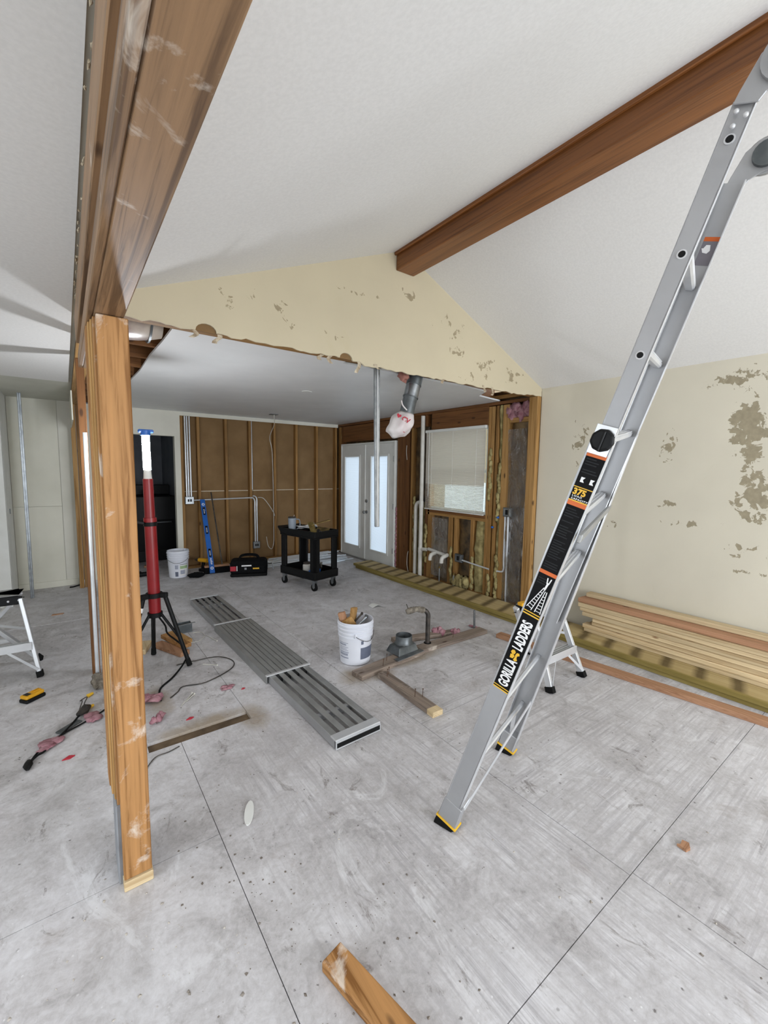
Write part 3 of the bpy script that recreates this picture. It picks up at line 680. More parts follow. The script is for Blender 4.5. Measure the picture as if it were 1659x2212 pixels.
ebox((2.62, 7.19, .29), .12, .12, 'low double outlet box on the bare stud wall above the tool bag', 'y')
def cond(pts, lab, r=.011, mat='conduit', cat='conduit', name='conduit', group=None, n=8):
    o = MB().tube(pts, r, n).build(name, M[mat], None, org=V(pts[0]), smooth='auto'); return tag(o, lab, cat, group)
cond([(4.24, 3.90, .425), (4.245, 3.66, .405), (4.245, 3.45, .39)], 'short horizontal conduit run leaving the under-window junction box')
cond(curve([(4.25, 3.235, 1.08), (4.25, 3.23, .55), (4.25, 3.225, .45), (4.25, 3.25, .40), (4.25, 3.33, .39)], 5), 'bright conduit dropping from the corner junction box and bending sideways')
cond([(4.24, 3.185, 1.08), (4.24, 3.18, .5), (4.24, 3.175, .0)], 'straight conduit dropping from the corner junction box down to the floor')
for k, (x, lb) in enumerate(((1.52, 'conduit nearest the doorway running up from the square junction box'), (1.55, 'middle conduit of three running up from the square junction box'), (1.585, 'conduit nearest the first bare stud running up from the square junction box'))):
    cond([(x, 7.205, 1.16), (x, 7.205, 2.405)], lb)
cond([(1.62, 7.205, 1.10), (2.52, 7.205, 1.115), (2.56, 7.205, 1.11)], 'horizontal conduit crossing the bare studs from the square junction box')
for x, lb in ((2.60, 'conduit of the bent pair rising from the low double outlet box, on the stud side'), (2.635, 'conduit of the bent pair rising from the low double outlet box, on the bay side')):
    cond([(x, 7.205, .35)] + curve([(x, 7.205, .95), (x, 7.205, 1.06+(x-2.6)*.8), (x-.03, 7.205, 1.11+(x-2.6)*.8), (x-.07, 7.205, 1.115+(x-2.6)*.8)], 5), lb)
cond([(2.60, 7.315, 1.25), (2.60, 7.315, 2.42)], 'slim conduit rising in the bay beside the third bare stud')
cond(curve([(2.66, 7.21, 1.115), (2.75, 7.2, 1.10), (2.85, 7.2, .98), (2.93, 7.2, .85), (2.96, 7.21, .78)], 5), 'pale cable arching from the bent conduits down to the next stud', .006, 'pvc', 'cable', 'cable')
t = thing('hanging_cable', 'thin cable hanging from a ceiling plate down the bare stud wall to a loop', 'cable', (2.88, 6.9, 0))
MB().tube(curve([(2.70, 6.55, 2.466), (2.70, 6.56, 2.43), (2.76, 6.7, 2.33), (2.87, 7.17, 2.15), (2.93, 7.22, 1.9), (2.945, 7.225, 1.2), (2.945, 7.225, .55), (2.93, 7.2, .3), (2.88, 7.17, .2), (2.82, 7.18, .26), (2.80, 7.2, .42)], 6), .006, 6).build('cable', M['pvc'], t, smooth=True)
MB().box(2.63, 2.75, 6.5, 6.60, 2.462, 2.469).build('ceiling_plate', M['galv_dark'], t)
cond(curve([(3.62, 7.21, 0.03), (3.62, 7.21, .33), (3.64, 7.21, .36), (4.0, 7.21, .36), (4.2, 7.21, .37)], 5), 'thin brown pipe bent over low on the bare wall behind the cart', .008, 'rust', 'pipe', 'bent_pipe')
cond(curve([(4.24, 5.02, .04), (4.22, 5.03, .15), (4.24, 5.05, .3), (4.25, 5.04, .36)], 4), 'loose white wire sticking up at the foot of the door-side studs', .004, 'pvc', 'wire', 'wire')
cond(curve([(4.24, 5.11, 2.0), (4.235, 5.11, 1.9), (4.24, 5.10, 1.78)], 4), 'short white wire hanging below the plastic bag', .004, 'pvc', 'wire', 'wire')
for y, z, lb in ((3.34, 1.06, 'blue wire nut on the stud beside the corner junction box'), (3.42, .93, 'blue wire nut lower down on the split stud')):
    o = MB().blob((4.245, y, z), (.018, .02, .014), .2, 3, 8, 6).build('wire_nut', M['blue'], None, org=(4.245, y, z), smooth=True); tag(o, lb, 'wire nut')
# hanging strut from the gable edge
t = thing('hanging_strut', 'pair of thin galvanised struts hanging from the gable edge in front of the door', 'strut', (2.115, 2.955, 1.13))
for dx in (0, .036):
    MB().beam((2.098+dx, 2.96, 2.47), (2.128+dx*.55, 2.96, 1.135-.0*dx), .022, .022).build('strut', M['galv'], t, bevel=.004)
MB().beam((2.116, 2.95, 2.468), (2.137, 2.95, 1.14), .01, .01).build('centre_rib', M['alu'], t)
# metal duct with bag
du = thing('flue_duct', 'tarnished round metal duct hanging askew from the gable edge', 'duct', (2.57, 2.98, 2.0))
A, B_ = V((2.575, 2.985, 2.50)), V((2.475, 3.01, 2.10)); D = B_ - A
MB().tube([A - D*.1, A, A + D*.28], [.066, .069, .068], 24).build('duct_section', M['galv_dark'], du, smooth='auto')
MB().tube([A + D*.28, A + D*.56], .0655, 24).build('duct_section', M['galv'], du, smooth='auto')
MB().tube([A + D*.56, A + D*1.05], .064, 24).build('duct_section', M['galv_dark'], du, smooth='auto')
for k in (.28, .56): MB().tube([A + D*(k-.012), A + D*(k+.012)], .0705, 24).build('seam_ring', M['galv_dark'], du, smooth='auto')
bgc = B_ + D.normalized()*.09
def bagfn(u, v):
    th = 2*math.pi*u; dirs = D.normalized(); a = V((1, .0, 0)); a = (a - dirs*a.dot(dirs)).normalized(); b2 = dirs.cross(a)
    r = .068 + .035*math.sin(math.pi*min(1, v*1.1)) if v < .85 else .045*(1-v)/.15 + .012
    r *= 1 + .22*noise.noise(V((math.cos(th)*1.6, math.sin(th)*1.6, v*3))) + .05*math.sin(th*7)
    return A + D*(.93) + dirs*(.24*v) + a*(r*math.cos(th) - .045*v) + b2*r*math.sin(th) + V((-.03*v, 0, 0))
bagt = thing('plastic_bag', 'white and red printed plastic bag tied over the end of the metal duct', 'bag', (2.44, 3.02, 1.88))
MB().grid(bagfn, 28, 16).build('bag_film', M['bag'], bagt, smooth=True, solid=.0015)
MB().tube(curve([(2.44, 2.95, 2.15), (2.40, 2.96, 2.19), (2.385, 2.96, 2.23)], 4), .006, 6).build('knot_tail', M['bag'], bagt, smooth=True)
# print on the bag: heart and letters, lying on the side that faces the room
vd = (V((0, 0, CAM_Z)) - bgc).normalized(); px = V((0,0,1)).cross(vd).normalized(); py = vd.cross(px)
def onbag(cx, cy):
    # nearest bag surface point along the outward direction
    base = A + D*.93 + D.normalized()*(.24*.3) + V((-.02, 0, 0))
    return lambda x, y: base + px*(x+cx) + py*(y+cy) + vd*.112
ca, sa = math.cos(-.45), math.sin(-.45)
rot = lambda f: (lambda x, y: f(x*ca - y*sa, x*sa + y*ca))
hp = []
for k in range(24):
    q = 2*math.pi*k/24; hp.append((.0013*16*math.sin(q)**3, .0013*(13*math.cos(q)-5*math.cos(2*q)-2*math.cos(3*q)-math.cos(4*q))))
fh = rot(onbag(-.032, .047)); MB().add([fh(x, y) for x, y in hp], [tuple(range(24))]).build('heart_print', M['print_red'], bagt)
text_mb('CV', .055, rot(onbag(-.012, .012)), .002).build('letters', M['print_red'], bagt)
for k in range(3):
    f = rot(onbag(-.06+.012*k, -.035-.02*k)); MB().add([f(0, 0), f(.06, .004), f(.062, .009), f(.002, .006)], [(0,1,2,3)]).build('print_line', M['print_red'], bagt)
o = MB().blob((2.415, 2.97, 2.45), (.05, .04, .06), .6, 5, 12, 9, 2).build('insulation_scrap', M['pinkbrown'], None, org=(2.415, 2.97, 2.45), smooth=True)
tag(o, 'faded pink paper scrap poking down beside the metal duct', 'insulation')
# wrapped duct in the ceiling opening
wdu = thing('wrapped_duct', 'plastic-wrapped flexible duct lying in the open ceiling bay beside the post', 'duct', (.45, 3.2, 2.5))
pts = [(.2+.07*k, 3.2+.02*math.sin(k), 2.62) for k in range(6)]
MB().tube(pts, [.18, .19, .195, .19, .18, .16], 24).build('duct_sleeve', M['wrap'], wdu, smooth=True)
for x in (.3, .47): MB().tube([(x, 3.2, 2.62), (x+.012, 3.2, 2.62)], .197, 24).build('band', M['galv_dark'], wdu, smooth='auto')
# conduit by the partition and left floor-to-ceiling pole
cond([(.125, 3.73, .03), (.127, 3.73, 1.86)], 'upright conduit with a rubble lump at its foot behind the rough post', .013)
o = MB().blob((.14, 3.66, .05), (.06, .07, .05), .5, 8, 14, 9, 2.2).build('concrete_lump', M['cinder'], None, org=(.14, 3.66, 0)); tag(o, 'broken concrete lump left at the foot of the upright conduit', 'rubble')
t = thing('steel_pole', 'slim steel pole standing from floor to ceiling before the pale wall panels', 'pole', (-.39, 6.647, 0))
for dx in (-.009, .009): MB().beam((-.39+dx, 6.647, 0), (-.388+dx, 6.647, 2.462), .015, .02).build('pole_half', M['galv'], t, bevel=.003)
o = MB().tube(curve([(-.02, 6.93, .012), (.02, 6.93, .012), (.08, 6.95, .02), (.12, 6.98, .015)], 4), .009, 6).build('cable_end', M['rubber'], None, org=(0, 6.93, 0), smooth=True); tag(o, 'black cable end lying by the far partition studs', 'cable')

# ================================================================== BLIND
bl = thing('mini_blind', 'white mini blind lowered over the kitchen window, its lowest slats tilted open', 'blind', (4.255, 4.13, 1.06))
MB().box(4.235, 4.275, 3.575, 4.69, 2.163, 2.2).build('head_rail', M['white'], bl, bevel=.004)
sl = MB().add([(-.0105, 0, 0), (-.004, 0, .0016), (.004, 0, .0016), (.0105, 0, 0), (-.0105, 1.10, 0), (-.004, 1.10, .0016), (.004, 1.10, .0016), (.0105, 1.10, 0)], [(0,1,5,4),(1,2,6,5),(2,3,7,6)])
sme = None
for k in range(60):
    z = 2.153 - k*.0183
    if sme is None:
        o = sl.build('slat', M['slat'], bl, world=False, solid=.0012); sme = o.data
    else:
        o = bpy.data.objects.new('slat', sme); COL.objects.link(o); o.parent = bl
        mm = o.modifiers.new('solid', 'SOLIDIFY'); mm.thickness = .0012; mm.offset = 0
    tilt = 68 if z > 1.43 else 36
    o.location = (0, 3.585-4.13, z-1.06); o.rotation_euler = (0, math.radians(tilt), 0)
MB().box(4.243, 4.267, 3.58, 4.69, 1.058, 1.072).build('bottom_rail', M['white'], bl, bevel=.003)
for y in (3.72, 4.14, 4.55): MB().tube([(4.243, y, 1.06), (4.243, y, 2.165)], .0015, 5).build('ladder_cord', M['white'], bl)
MB().tube([(4.232, 4.60, 1.25), (4.235, 4.60, 2.17)], .004, 6).build('tilt_wand', M['white'], bl)

# ================================================================== LUMBER ALONG THE RIGHT WALL
def board(name, x0, x1, y0, y1, z0, z1, mat, lab, group=None, rz=0):
    cx, cy = (x0+x1)/2, (y0+y1)/2
    o = MB().box(x0, x1, y0, y1, z0, z1).build(name, M[mat], None, org=(cx, cy, z0), bevel=.0025); o.rotation_euler = (0, 0, rz)
    return tag(o, lab, 'board', group)
board('treated_board', 3.79, 3.965, -.25, 5.84, 0, .038, 'treated', 'olive treated board on the floor, room-side of the lower layer along the wall')
board('treated_board', 3.968, 4.143, -.25, 5.82, 0, .038, 'treated', 'olive treated board on the floor, wall-side of the lower layer along the wall')
board('treated_board', 3.772, 3.957, -.28, 5.88, .039, .077, 'treated_top', 'olive treated board striped with dark sticker marks, room-side of the upper layer')
board('treated_board', 3.96, 4.145, -.3, 5.90, .039, .077, 'treated_top', 'olive treated board striped with dark sticker marks, wall-side of the upper layer')
starts = [2.07, 2.08, 2.00, 1.99, 2.09, 2.125, 2.14]
ords = ['lowest', 'second', 'third', 'fourth', 'fifth', 'sixth', 'seventh']
for k, y in enumerate(starts):
    z = .078 + k*.0385; j = (.002, -.010, .008, -.004, -.012, .005, -.006)[k]
    board('spruce_board', 4.018+j, 4.107+j, y-2.44, y, z, z+.036, 'paley', 'pale new spruce board, %s layer up in the front row of the pile' % ords[k])
    board('spruce_board', 4.113+j, 4.202+j, y-2.46, y-.02, z, z+.036, 'paley', 'pale new spruce board, %s layer up in the rear row of the pile' % ords[k])
zt = .078 + 7*.0385
board('fir_board', 4.035, 4.124, -.35, 2.155, zt, zt+.04, 'rosey', 'reddish fir board lying on top of the pale spruce pile')
board('fir_board', 4.128, 4.217, -.35, 2.15, zt, zt+.04, 'rosey', 'reddish fir board lying on the pile under the topmost pale board')
board('spruce_board', 4.14, 4.229, -.3, 2.13, zt+.041, zt+.079, 'paley', 'pale knotty board topmost on the lumber pile by the wall')
o = MB().beam((3.36, 2.58, .0195), (3.735, -.45, .0195), .089, .038).build('fir_board', M['rosey'], None, org=(3.55, 1.1, 0), bevel=.0025); tag(o, 'long reddish fir board lying on the floor in front of the treated boards', 'board')

# foreground offcut
o = MB().beam((.632, 1.104, .0195), (.885, -.10, .0195), .083, .038).build('lumber_offcut', M['posty'], None, org=(.75, .5, 0), bevel=.005, seg=2); tag(o, 'orange fir two-by-four offcut lying alone on the open plywood floor', 'board')

# ================================================================== LADDER
F0 = V((1.315, 1.27, 0)); lw = V((.9682, .2501, 0)); ln_ = V((.2501, -.9682, 0)); th = math.radians(72)
ls = ln_*math.cos(th) + V((0,0,math.sin(th))); lm = lw.cross(ls)
HB = 2.87
lad = thing('extension_ladder', 'tall grey aluminium multi-position ladder with black and yellow rail label, opened as an A-frame', 'ladder', F0)
def LP(a, b_, c_): return F0 + lw*a + ls*(b_*(1+.05*a)) + lm*(c_ - .09*a*max(0, min(1, b_)))
HC = .068
apex = LP(0, HB, HC)
def LQ(a, b_, c_):
    p = LP(a, b_, c_); return p + ln_*(2*(apex-p).dot(ln_))
def af(b_): return .715 - .036*b_
def channel(P, fa, inn, b0, b1, c0, c1, fl, name, mat):
    # web at a=fa(b), flanges turn inward (direction inn)
    t = .0035; m = MB()
    def slab(a0, a1, ca, cb):
        m.frame8([P(fa(b0)+a0, b0, ca), P(fa(b0)+a1, b0, ca), P(fa(b0)+a1, b0, cb), P(fa(b0)+a0, b0, cb), P(fa(b1)+a0, b1, ca), P(fa(b1)+a1, b1, ca), P(fa(b1)+a1, b1, cb), P(fa(b1)+a0, b1, cb)])
    slab(0, inn*t, c0, c1)
    o = m.build(name, M[mat], lad)
    m = MB(); slab(0, inn*fl, c1-.004, c1); slab(0, inn*fl, c0, c0+.004); m.build('rail_flange', M['alu'], o)
    return o
near0 = lambda b_: 0.0
for P in (LP, LQ):
    channel(P, near0, 1, .05, 1.83, -.04, .034, .05, 'outer_rail', 'alu_mill')
    channel(P, af, -1, .05, 1.83, -.05, .045, .05, 'outer_rail', 'alu_mill')
    channel(P, lambda b_: .006, 1, .86, 2.78, -.024, .034-.004, .034, 'inner_rail', 'alu_mill')
    channel(P, lambda b_: af(b_)-.006, -1, .86, 2.78, -.034, .04, .034, 'inner_rail', 'alu_mill')
    for b_ in (.33, .63):
        MB().frame8([P(.004, b_-.008, -.008), P(af(b_)-.004, b_-.008, -.008), P(af(b_)-.004, b_-.008, .014), P(.004, b_-.008, .014), P(.004, b_+.008, -.008), P(af(b_)-.004, b_+.008, -.008), P(af(b_)-.004, b_+.008, .014), P(.004, b_+.008, .014)]).build('rung', M['alu'], lad, bevel=.005)
    for b_ in (1.235, 1.535, 1.825, 2.12, 2.42):
        r_ = MB().frame8([P(.01, b_-.012, -.014), P(af(b_)-.01, b_-.012, -.014), P(af(b_)-.01, b_-.012, .022), P(.01, b_-.012, .022), P(.01, b_+.012, -.014), P(af(b_)-.01, b_+.012, -.014), P(af(b_)-.01, b_+.012, .022), P(.01, b_+.012, .022)]).build('rung', M['alu'], lad, bevel=.006)
        for cc in (-.008, .004, .016): MB().beam(P(.03, b_+.0132, cc), P(af(b_)-.03, b_+.0132, cc), .005, .004).build('tread_ridge', M['alu'], r_)
    MB().beam(P(-.005, 1.485, .053), P(af(1.485)+.005, 1.485, .053), .014, .034, ls).build('front_rung', M['alu_dull'], lad, bevel=.004)
    # braces at the bottom
    MB().beam(P(.006, .16, .05), P(af(.36)-.01, .40, .05), .004, .018).build('brace', M['alu'], lad)
    MB().beam(P(.02, .33, .0), P(.02, .14, .03), .02, .005).build('brace', M['alu'], lad)
    MB().beam(P(af(.3)-.12, .33, .0), P(af(.1)-.02, .12, .0), .02, .005).build('brace', M['alu'], lad)
    for a_ in (0, 1):
        aa = lambda q: (0 if a_ == 0 else af(q)); sg = 1 if a_ == 0 else -1
        cor = ((-.008, -.056), (.05, -.056), (.05, .045), (-.008, .045))
        fb = [P(aa(0)+sg*x_, 0, c_) for x_, c_ in cor]; ft = [P(aa(.05)+sg*x_, .036, c_+.008) for x_, c_ in cor]
        f_ = MB().frame8([V((p.x, p.y, 0)) for p in fb] + ft).build('rubber_foot', M['rubber'], lad, bevel=.006, seg=2)
        MB().frame8([P(aa(.05)+sg*x_, b_, c_) for x_, b_, c_ in ((-.008, .034, -.05), (.05, .034, -.05), (.05, .034, .055), (-.008, .034, .055), (-.008, .042, -.05), (.05, .042, -.05), (.05, .042, .055), (-.008, .042, .055))]).build('yellow_band', M['gold'], f_)
        MB().frame8([P(aa(.05)+sg*x_, b_, c_) for x_, b_, c_ in ((-.004, .04, -.045), (.045, .04, -.045), (.045, .04, .05), (-.004, .04, .05), (-.004, .15, -.044), (.045, .13, -.044), (.045, .13, .046), (-.004, .15, .046))]).build('foot_boot', M['alu_mill'], lad, bevel=.003)
    # hinge plates at the top
    for a_ in (0, 1):
        aa = lambda q: (.002 if a_ == 0 else af(q)-.002); sg = 1 if a_ == 0 else -1
        hp_ = []
        for bq, cq in ((2.768, -.022), (2.768, .036), (2.79, .045), (2.81, .07), (2.83, .115), (2.88, .12), (2.93, .08), (2.92, .03), (2.88, -.003), (2.80, -.018)): hp_.append((bq, cq))
        o = MB().prism(hp_, lambda u, v, w_: P(aa(u)-sg*w_, u, v), .001, .008).build('hinge_plate', M['alu_mill'], lad, bevel=.002)
        for bq, cq in ((2.715, .0), (2.74, .02), (2.75, -.006)): MB().blob(P(aa(bq)-sg*.009, bq, cq), .007, .0, 0, 8, 6).build('rivet', M['alu'], o, smooth=True)
for a_, sg in ((-.005, -1), (af(2.87)+.005, 1)):
    hc = LP(a_, HB, HC)
    MB().tube([hc, hc + lw*sg*.012], .066, 28).build('hinge_disc', M['alu_mill'], lad, smooth='auto', bevel=.004)
    MB().tube([hc + lw*sg*.012, hc + lw*sg*.03], [.046, .038], 12).build('hinge_knob', M['black'], lad, smooth='auto', bevel=.004)
    MB().tube([hc - lw*sg*.02, hc], .045, 20).build('hinge_hub', M['galv_dark'], lad, smooth='auto')
# lock knobs, rung ends
for a_, sg in ((-.004, -1), (af(1.82)+.004, 1)):
    kc_ = LP(a_, 1.825, .0)
    MB().prism([(1.775, -.036), (1.875, -.036), (1.875, .03), (1.775, .03)], lambda u, v, w_: LP(a_+sg*w_, u, v), 0, .003).build('knob_plate', M['alu'], lad, bevel=.001)
    MB().tube([kc_ + lw*sg*.003, kc_ + lw*sg*.014, kc_ + lw*sg*.024], [.038, .04, .033], 9).build('lock_knob', M['black'], lad, bevel=.003)
    MB().prism([(1.79, -.004), (1.86, -.004), (1.86, .004), (1.79, .004)], lambda u, v, w_: LP(a_+sg*w_, u, v), .024, .034).build('knob_grip', M['black'], lad, bevel=.003)
for bq in (2.105, 2.397, 2.689):
    p = LP(.0055, bq, .004); o = MB().tube([p - lw*.002, p + lw*.0012], .0135, 18).build('rung_end_ring', M['alu'], lad, smooth='auto')
    MB().tube([p - lw*.003, p - lw*.0001], .0095, 16).build('rung_end_hole', M['black'], o)
# label on the near outer rail (web faces -lw)
def lab(b0, b1, c0, c1, mat, d=.0012, nm='label_field'):
    return MB().prism([(b0, c0), (b1, c0), (b1, c1), (b0, c1)], lambda u, v, w_: LP(-w_, u, v), .0002, d).build(nm, M[mat], lbl)
lbl = MB().prism([(.785, -.033), (1.772, -.033), (1.779, -.026), (1.779, .032), (.785, .032)], lambda u, v, w_: LP(-w_, u, v), .0001, .0008).build('rail_label', M['labelblack'], lad)
for b0, b1 in ((.785, .79), (.796, .80), (1.135, 1.14), (1.146, 1.15), (1.652, 1.655), (1.602, 1.606)): lab(b0, b1, -.033, .032, 'gold')
for b0, b1 in ((1.764, 1.779), (1.586, 1.602), (1.312, 1.326)): lab(b0, b1, -.033, .032, 'orange')
text_mb('GORILLA', .056, lambda x, y: LP(-.002, .808+x*.54, .019-y), .0022).build('label_lettering', M['print_white'], lbl)
text_mb('LADDERS', .056, lambda x, y: LP(-.002, .981+x*.54, .019-y), .0022).build('label_lettering', M['print_white'], lbl)
# yellow emblem between the words
for poly_ in ([(.962, -.016), (.972, -.012), (.974, -.003), (.967, .003), (.958, .001), (.954, -.008)], [(.936, -.012), (.952, -.014), (.955, -.002), (.95, .004), (.938, .0)], [(.934, .003), (.948, .006), (.958, .005), (.968, .008), (.97, .017), (.962, .021), (.955, .013), (.945, .014), (.938, .019), (.931, .012)]):
    MB().prism(poly_, lambda u, v, w_: LP(-w_, u, v-.002), .001, .002).build('emblem', M['gold'], lbl)
text_mb('375', .03, lambda x, y: LP(-.002, 1.627+y, -.029+x), .0014).build('label_lettering', M['gold'], lbl)
text_mb('LOAD', .011, lambda x, y: LP(-.002, 1.618+y*.8, -.027+x), .0003, space=1.3).build('label_lettering', M['print_white'], lbl)
text_mb('CAPACITY', .011, lambda x, y: LP(-.002, 1.608+y*.8, -.027+x), .0003, space=1.15).build('label_lettering', M['print_white'], lbl)
rn = random.Random(9); bq = 1.165
while bq < 1.755:
    bad = any(x0 < bq < x1 for x0, x1 in ((1.165, 1.27), (1.30, 1.335), (1.58, 1.70)))
    if not bad:
        q2 = .004+.022*rn.random(); MB().prism([(bq, -.027), (bq+.0035, -.027), (bq+.0035, q2), (bq, q2)], lambda u, v, w_: LP(-w_, u, v), .0005, .0012).build('fine_print_line', M['labelgrey'], lbl)
    bq += .0095 if rn.random() > .12 else .02
for c_, m_ in ((-.012, 0), (.02, 1)):
    MB().prism([(1.672, c_-.008), (1.69, c_-.008), (1.69, c_+.006), (1.681, c_), (1.672, c_+.006)], lambda u, v, w_: LP(-w_, u, v), .0005, .0013).build('pictogram', M['print_white'], lbl)
# ladder pictogram: two leaning ladders and a figure
def bar(p, q, wd=.0028): MB().beam(LP(-.0018, *p), LP(-.0018, *q), wd, .0012, -lw).build('pictogram', M['print_white'], lbl)
bar((1.165, -.028), (1.262, .006)); bar((1.158, -.008), (1.262, .012)); bar((1.158, .006), (1.25, .016)); bar((1.158, .028), (1.25, .022))
for k in range(7): t_ = .06+.12*k; bar((1.165+.097*t_, -.028+.034*t_), (1.158+.104*t_, -.008+.02*t_), .002)
for k in range(6): t_ = .06+.14*k; bar((1.158+.092*t_, .006+.01*t_), (1.158+.092*t_, .028-.006*t_), .002)
bar((1.255, .01), (1.285, .014), .007); bar((1.28, .01), (1.303, .006), .004); bar((1.28, .016), (1.303, .02), .004)
# grey warning sticker inside the far rail
st_ = MB().prism([(2.50, -.018), (2.60, -.018), (2.60, .034), (2.50, .034)], lambda u, v, w_: LP(af(u)-.0098-w_, u, v), .0001, .0008).build('warning_sticker', plain('grey_sticker', '#77737a', .5, c2='#6d6970'), lad)
MB().prism([(2.585, -.018), (2.60, -.018), (2.60, .034), (2.585, .034)], lambda u, v, w_: LP(af(u)-.0098-w_, u, v), .0009, .0014).build('sticker_band', M['orange'], st_)
MB().prism([(2.545, -.006), (2.56, -.014), (2.56, -.008), (2.572, -.002), (2.572, .012), (2.552, .018), (2.542, .01)], lambda u, v, w_: LP(af(u)-.0098-w_, u, v), .0009, .0014).build('sticker_arrow', M['print_white'], st_)

# ================================================================== STEP STOOLS
def step_stool(name, label, FL, FR, RL, RR, topz, T, deckmat):
    FL, FR, RL, RR = [V((p[0], p[1], 0)) for p in (FL, FR, RL, RR)]; TL, TR, BL, BR = [V((p[0], p[1], topz)) for p in T]
    cen = (FL+FR+RL+RR)/4; st = thing(name, label, 'step stool', cen)
    for p, q in ((FL, TL), (FR, TR), (RL, BL), (RR, BR)):
        d = (q - p).normalized(); lg = MB().beam(p + d*.025, q - d*.01, .028, .05, (0, 1, .2)).build('leg', M['alu'], st, bevel=.004)
        MB().beam(p + V((0,0,.0)), p + d*.045 + V((0,0,0)), .04, .062, (0, 1, .2)).build('rubber_foot', M['rubber'], lg)
    mid = lambda p, q, z: p + (q-p)*(z/topz)
    z = topz*.40; a, b2 = mid(FL, TL, z), mid(FR, TR, z)
    dx = (b2-a).normalized(); n_ = V((-dx.y, dx.x, 0))
    tr = MB().frame8([a-n_*.03+V((0,0,-.03)), b2-n_*.03+V((0,0,-.03)), b2+n_*.06+V((0,0,-.03)), a+n_*.06+V((0,0,-.03)), a-n_*.03+V((0,0,.012)), b2-n_*.03+V((0,0,.012)), b2+n_*.06+V((0,0,.012)), a+n_*.06+V((0,0,.012))]).build('tread', M['alu_dull'], st, bevel=.004)
    for k in range(4): MB().beam(a + n_*(-.02+.022*k) + V((0,0,.0135)), b2 + n_*(-.02+.022*k) + V((0,0,.0135)), .006, .003).build('tread_ridge', M['alu'], tr)
    MB().beam(a - n_*.034, b2 - n_*.034, .006, .06).build('tread_apron', M['alu'], st, bevel=.002)
    for p, q, e in ((FL, a, (b2-a)*.28), (FR, b2, (a-b2)*.28)): MB().beam(p + (q-p)*.25 - n_*.03, q + e - n_*.034 + V((0,0,-.025)), .004, .018).build('knee_brace', M['alu'], st)
    zr_ = topz*.35; MB().beam(mid(RL, BL, zr_), mid(RR, BR, zr_), .02, .035).build('rear_bar', M['alu'], st, bevel=.003)
    for p, q in ((FL, RL), (FR, RR)):
        pt, qt = (TL, BL) if p is FL else (TR, BR); MB().beam(mid(p, pt, topz*.6), mid(q, qt, topz*.6), .004, .02).build('spreader', M['alu'], st)
    t_ = .018
    c4 = [TL + V((-t_, -t_, 0)), TR + V((t_, -t_, 0)), BR + V((t_, t_, 0)), BL + V((-t_, t_, 0))]
    MB().frame8([p + V((0,0,-.055)) for p in c4] + [p + V((0,0,.012)) for p in c4]).build('top_frame', M['black'], st, bevel=.008, seg=2)
    i4 = [p*.94 + (c4[0]+c4[1]+c4[2]+c4[3])/4*.06 for p in c4]
    MB().frame8([p + V((0,0,.0125)) for p in i4] + [p + V((0,0,.02)) for p in i4]).build('deck', M[deckmat], st, bevel=.003)
    for q in (.06, .2, .8, .94):
        p = c4[0] + (c4[1]-c4[0])*q + V((0, -.001, -.022)); MB().blob(p, .009, 0, 0, 8, 6).build('rivet', M['alu'], st, smooth=True)
    return st
step_stool('step_stool', 'small silver step stool with black feet behind the tall ladder', (2.806, 1.661), (3.243, 1.657), (2.825, 2.115), (3.275, 2.16), .545, ((2.85, 1.87), (3.19, 1.87), (3.19, 2.03), (2.85, 2.03)), 'alu_dull')
step_stool('step_stool', 'paint-spattered step stool with grey deck near the yellow battery', (-.80, 4.13), (-.225, 4.11), (-.82, 4.49), (-.235, 4.47), .62, ((-.72, 4.22), (-.32, 4.21), (-.32, 4.40), (-.72, 4.41)), 'alu_dull')
o = MB().beam((2.80, 1.96, .595), (3.10, 1.92, .595), .05, .026).build('yellow_level', M['yellow'], None, org=(2.95, 1.94, .566), bevel=.004); tag(o, 'short yellow bar laid across the top of the small silver step stool', 'tool')

# ================================================================== SCAFFOLD PLANK
PL0, PL1 = V((1.345, 2.02, 0)), V((1.283, 5.35, 0)); pd = (PL1-PL0).normalized(); ps = V((pd.y, -pd.x, 0))
pk = thing('work_plank', 'long extendable slatted aluminium work plank lying flat on the floor', 'plank', PL0)
def pbox(s0, s1, l0, l1, z0, z1): return MB().frame8([PL0 + ps*a + pd*b_ + V((0,0,z)) for z in (z0, z1) for a, b_ in ((s0, l0), (s1, l0), (s1, l1), (s0, l1))])
LE, M0, M1 = 3.33, .97, 2.28
for side in (-1, 1):
    pbox(side*.158-.003, side*.158+.003, .02, LE-.02, .004, .058).build('inner_side_rail', M['alu_mill'], pk)
    pbox(side*.178-.004, side*.178+.004, M0, M1, 0, .062).build('outer_side_rail', M['alu_dull'], pk)
for k in range(5):
    s0 = -.155 + k*.0675; pbox(s0, s0+.040, .06, LE-.04, .046, .058).build('inner_slat', M['alu_dull'], pk, bevel=.002)
for k in range(8):
    s0 = -.174 + k*.0438; pbox(s0, s0+.0375, M0+.02, M1-.02, .0595, .064).build('outer_slat', M['alu_dull'], pk)
for l0, nm in ((0, 'end_cap'), (LE-.02, 'end_cap')):
    e_ = pbox(-.162, .162, l0, l0+.065 if l0 == 0 else l0+.02, .05, .062).build(nm, M['alu'], pk, bevel=.003)
    pbox(-.162, .162, l0-.002, l0+.004, .004, .052).build('end_plate', M['alu'], e_)
    pbox(-.155, .155, l0-.004, l0-.0022, .014, .042).build('end_grip', M['black'], e_)
for l0 in (M0-.012, M1-.012): pbox(-.184, .184, l0, l0+.028, .058, .068).build('sleeve_cap', M['alu'], pk, bevel=.003)
for k in range(4): pbox(-.117+.0675*k, -.09+.0675*k, M0-.09, M0-.012, .035, .055).build('slide_block', M['black'], pk)
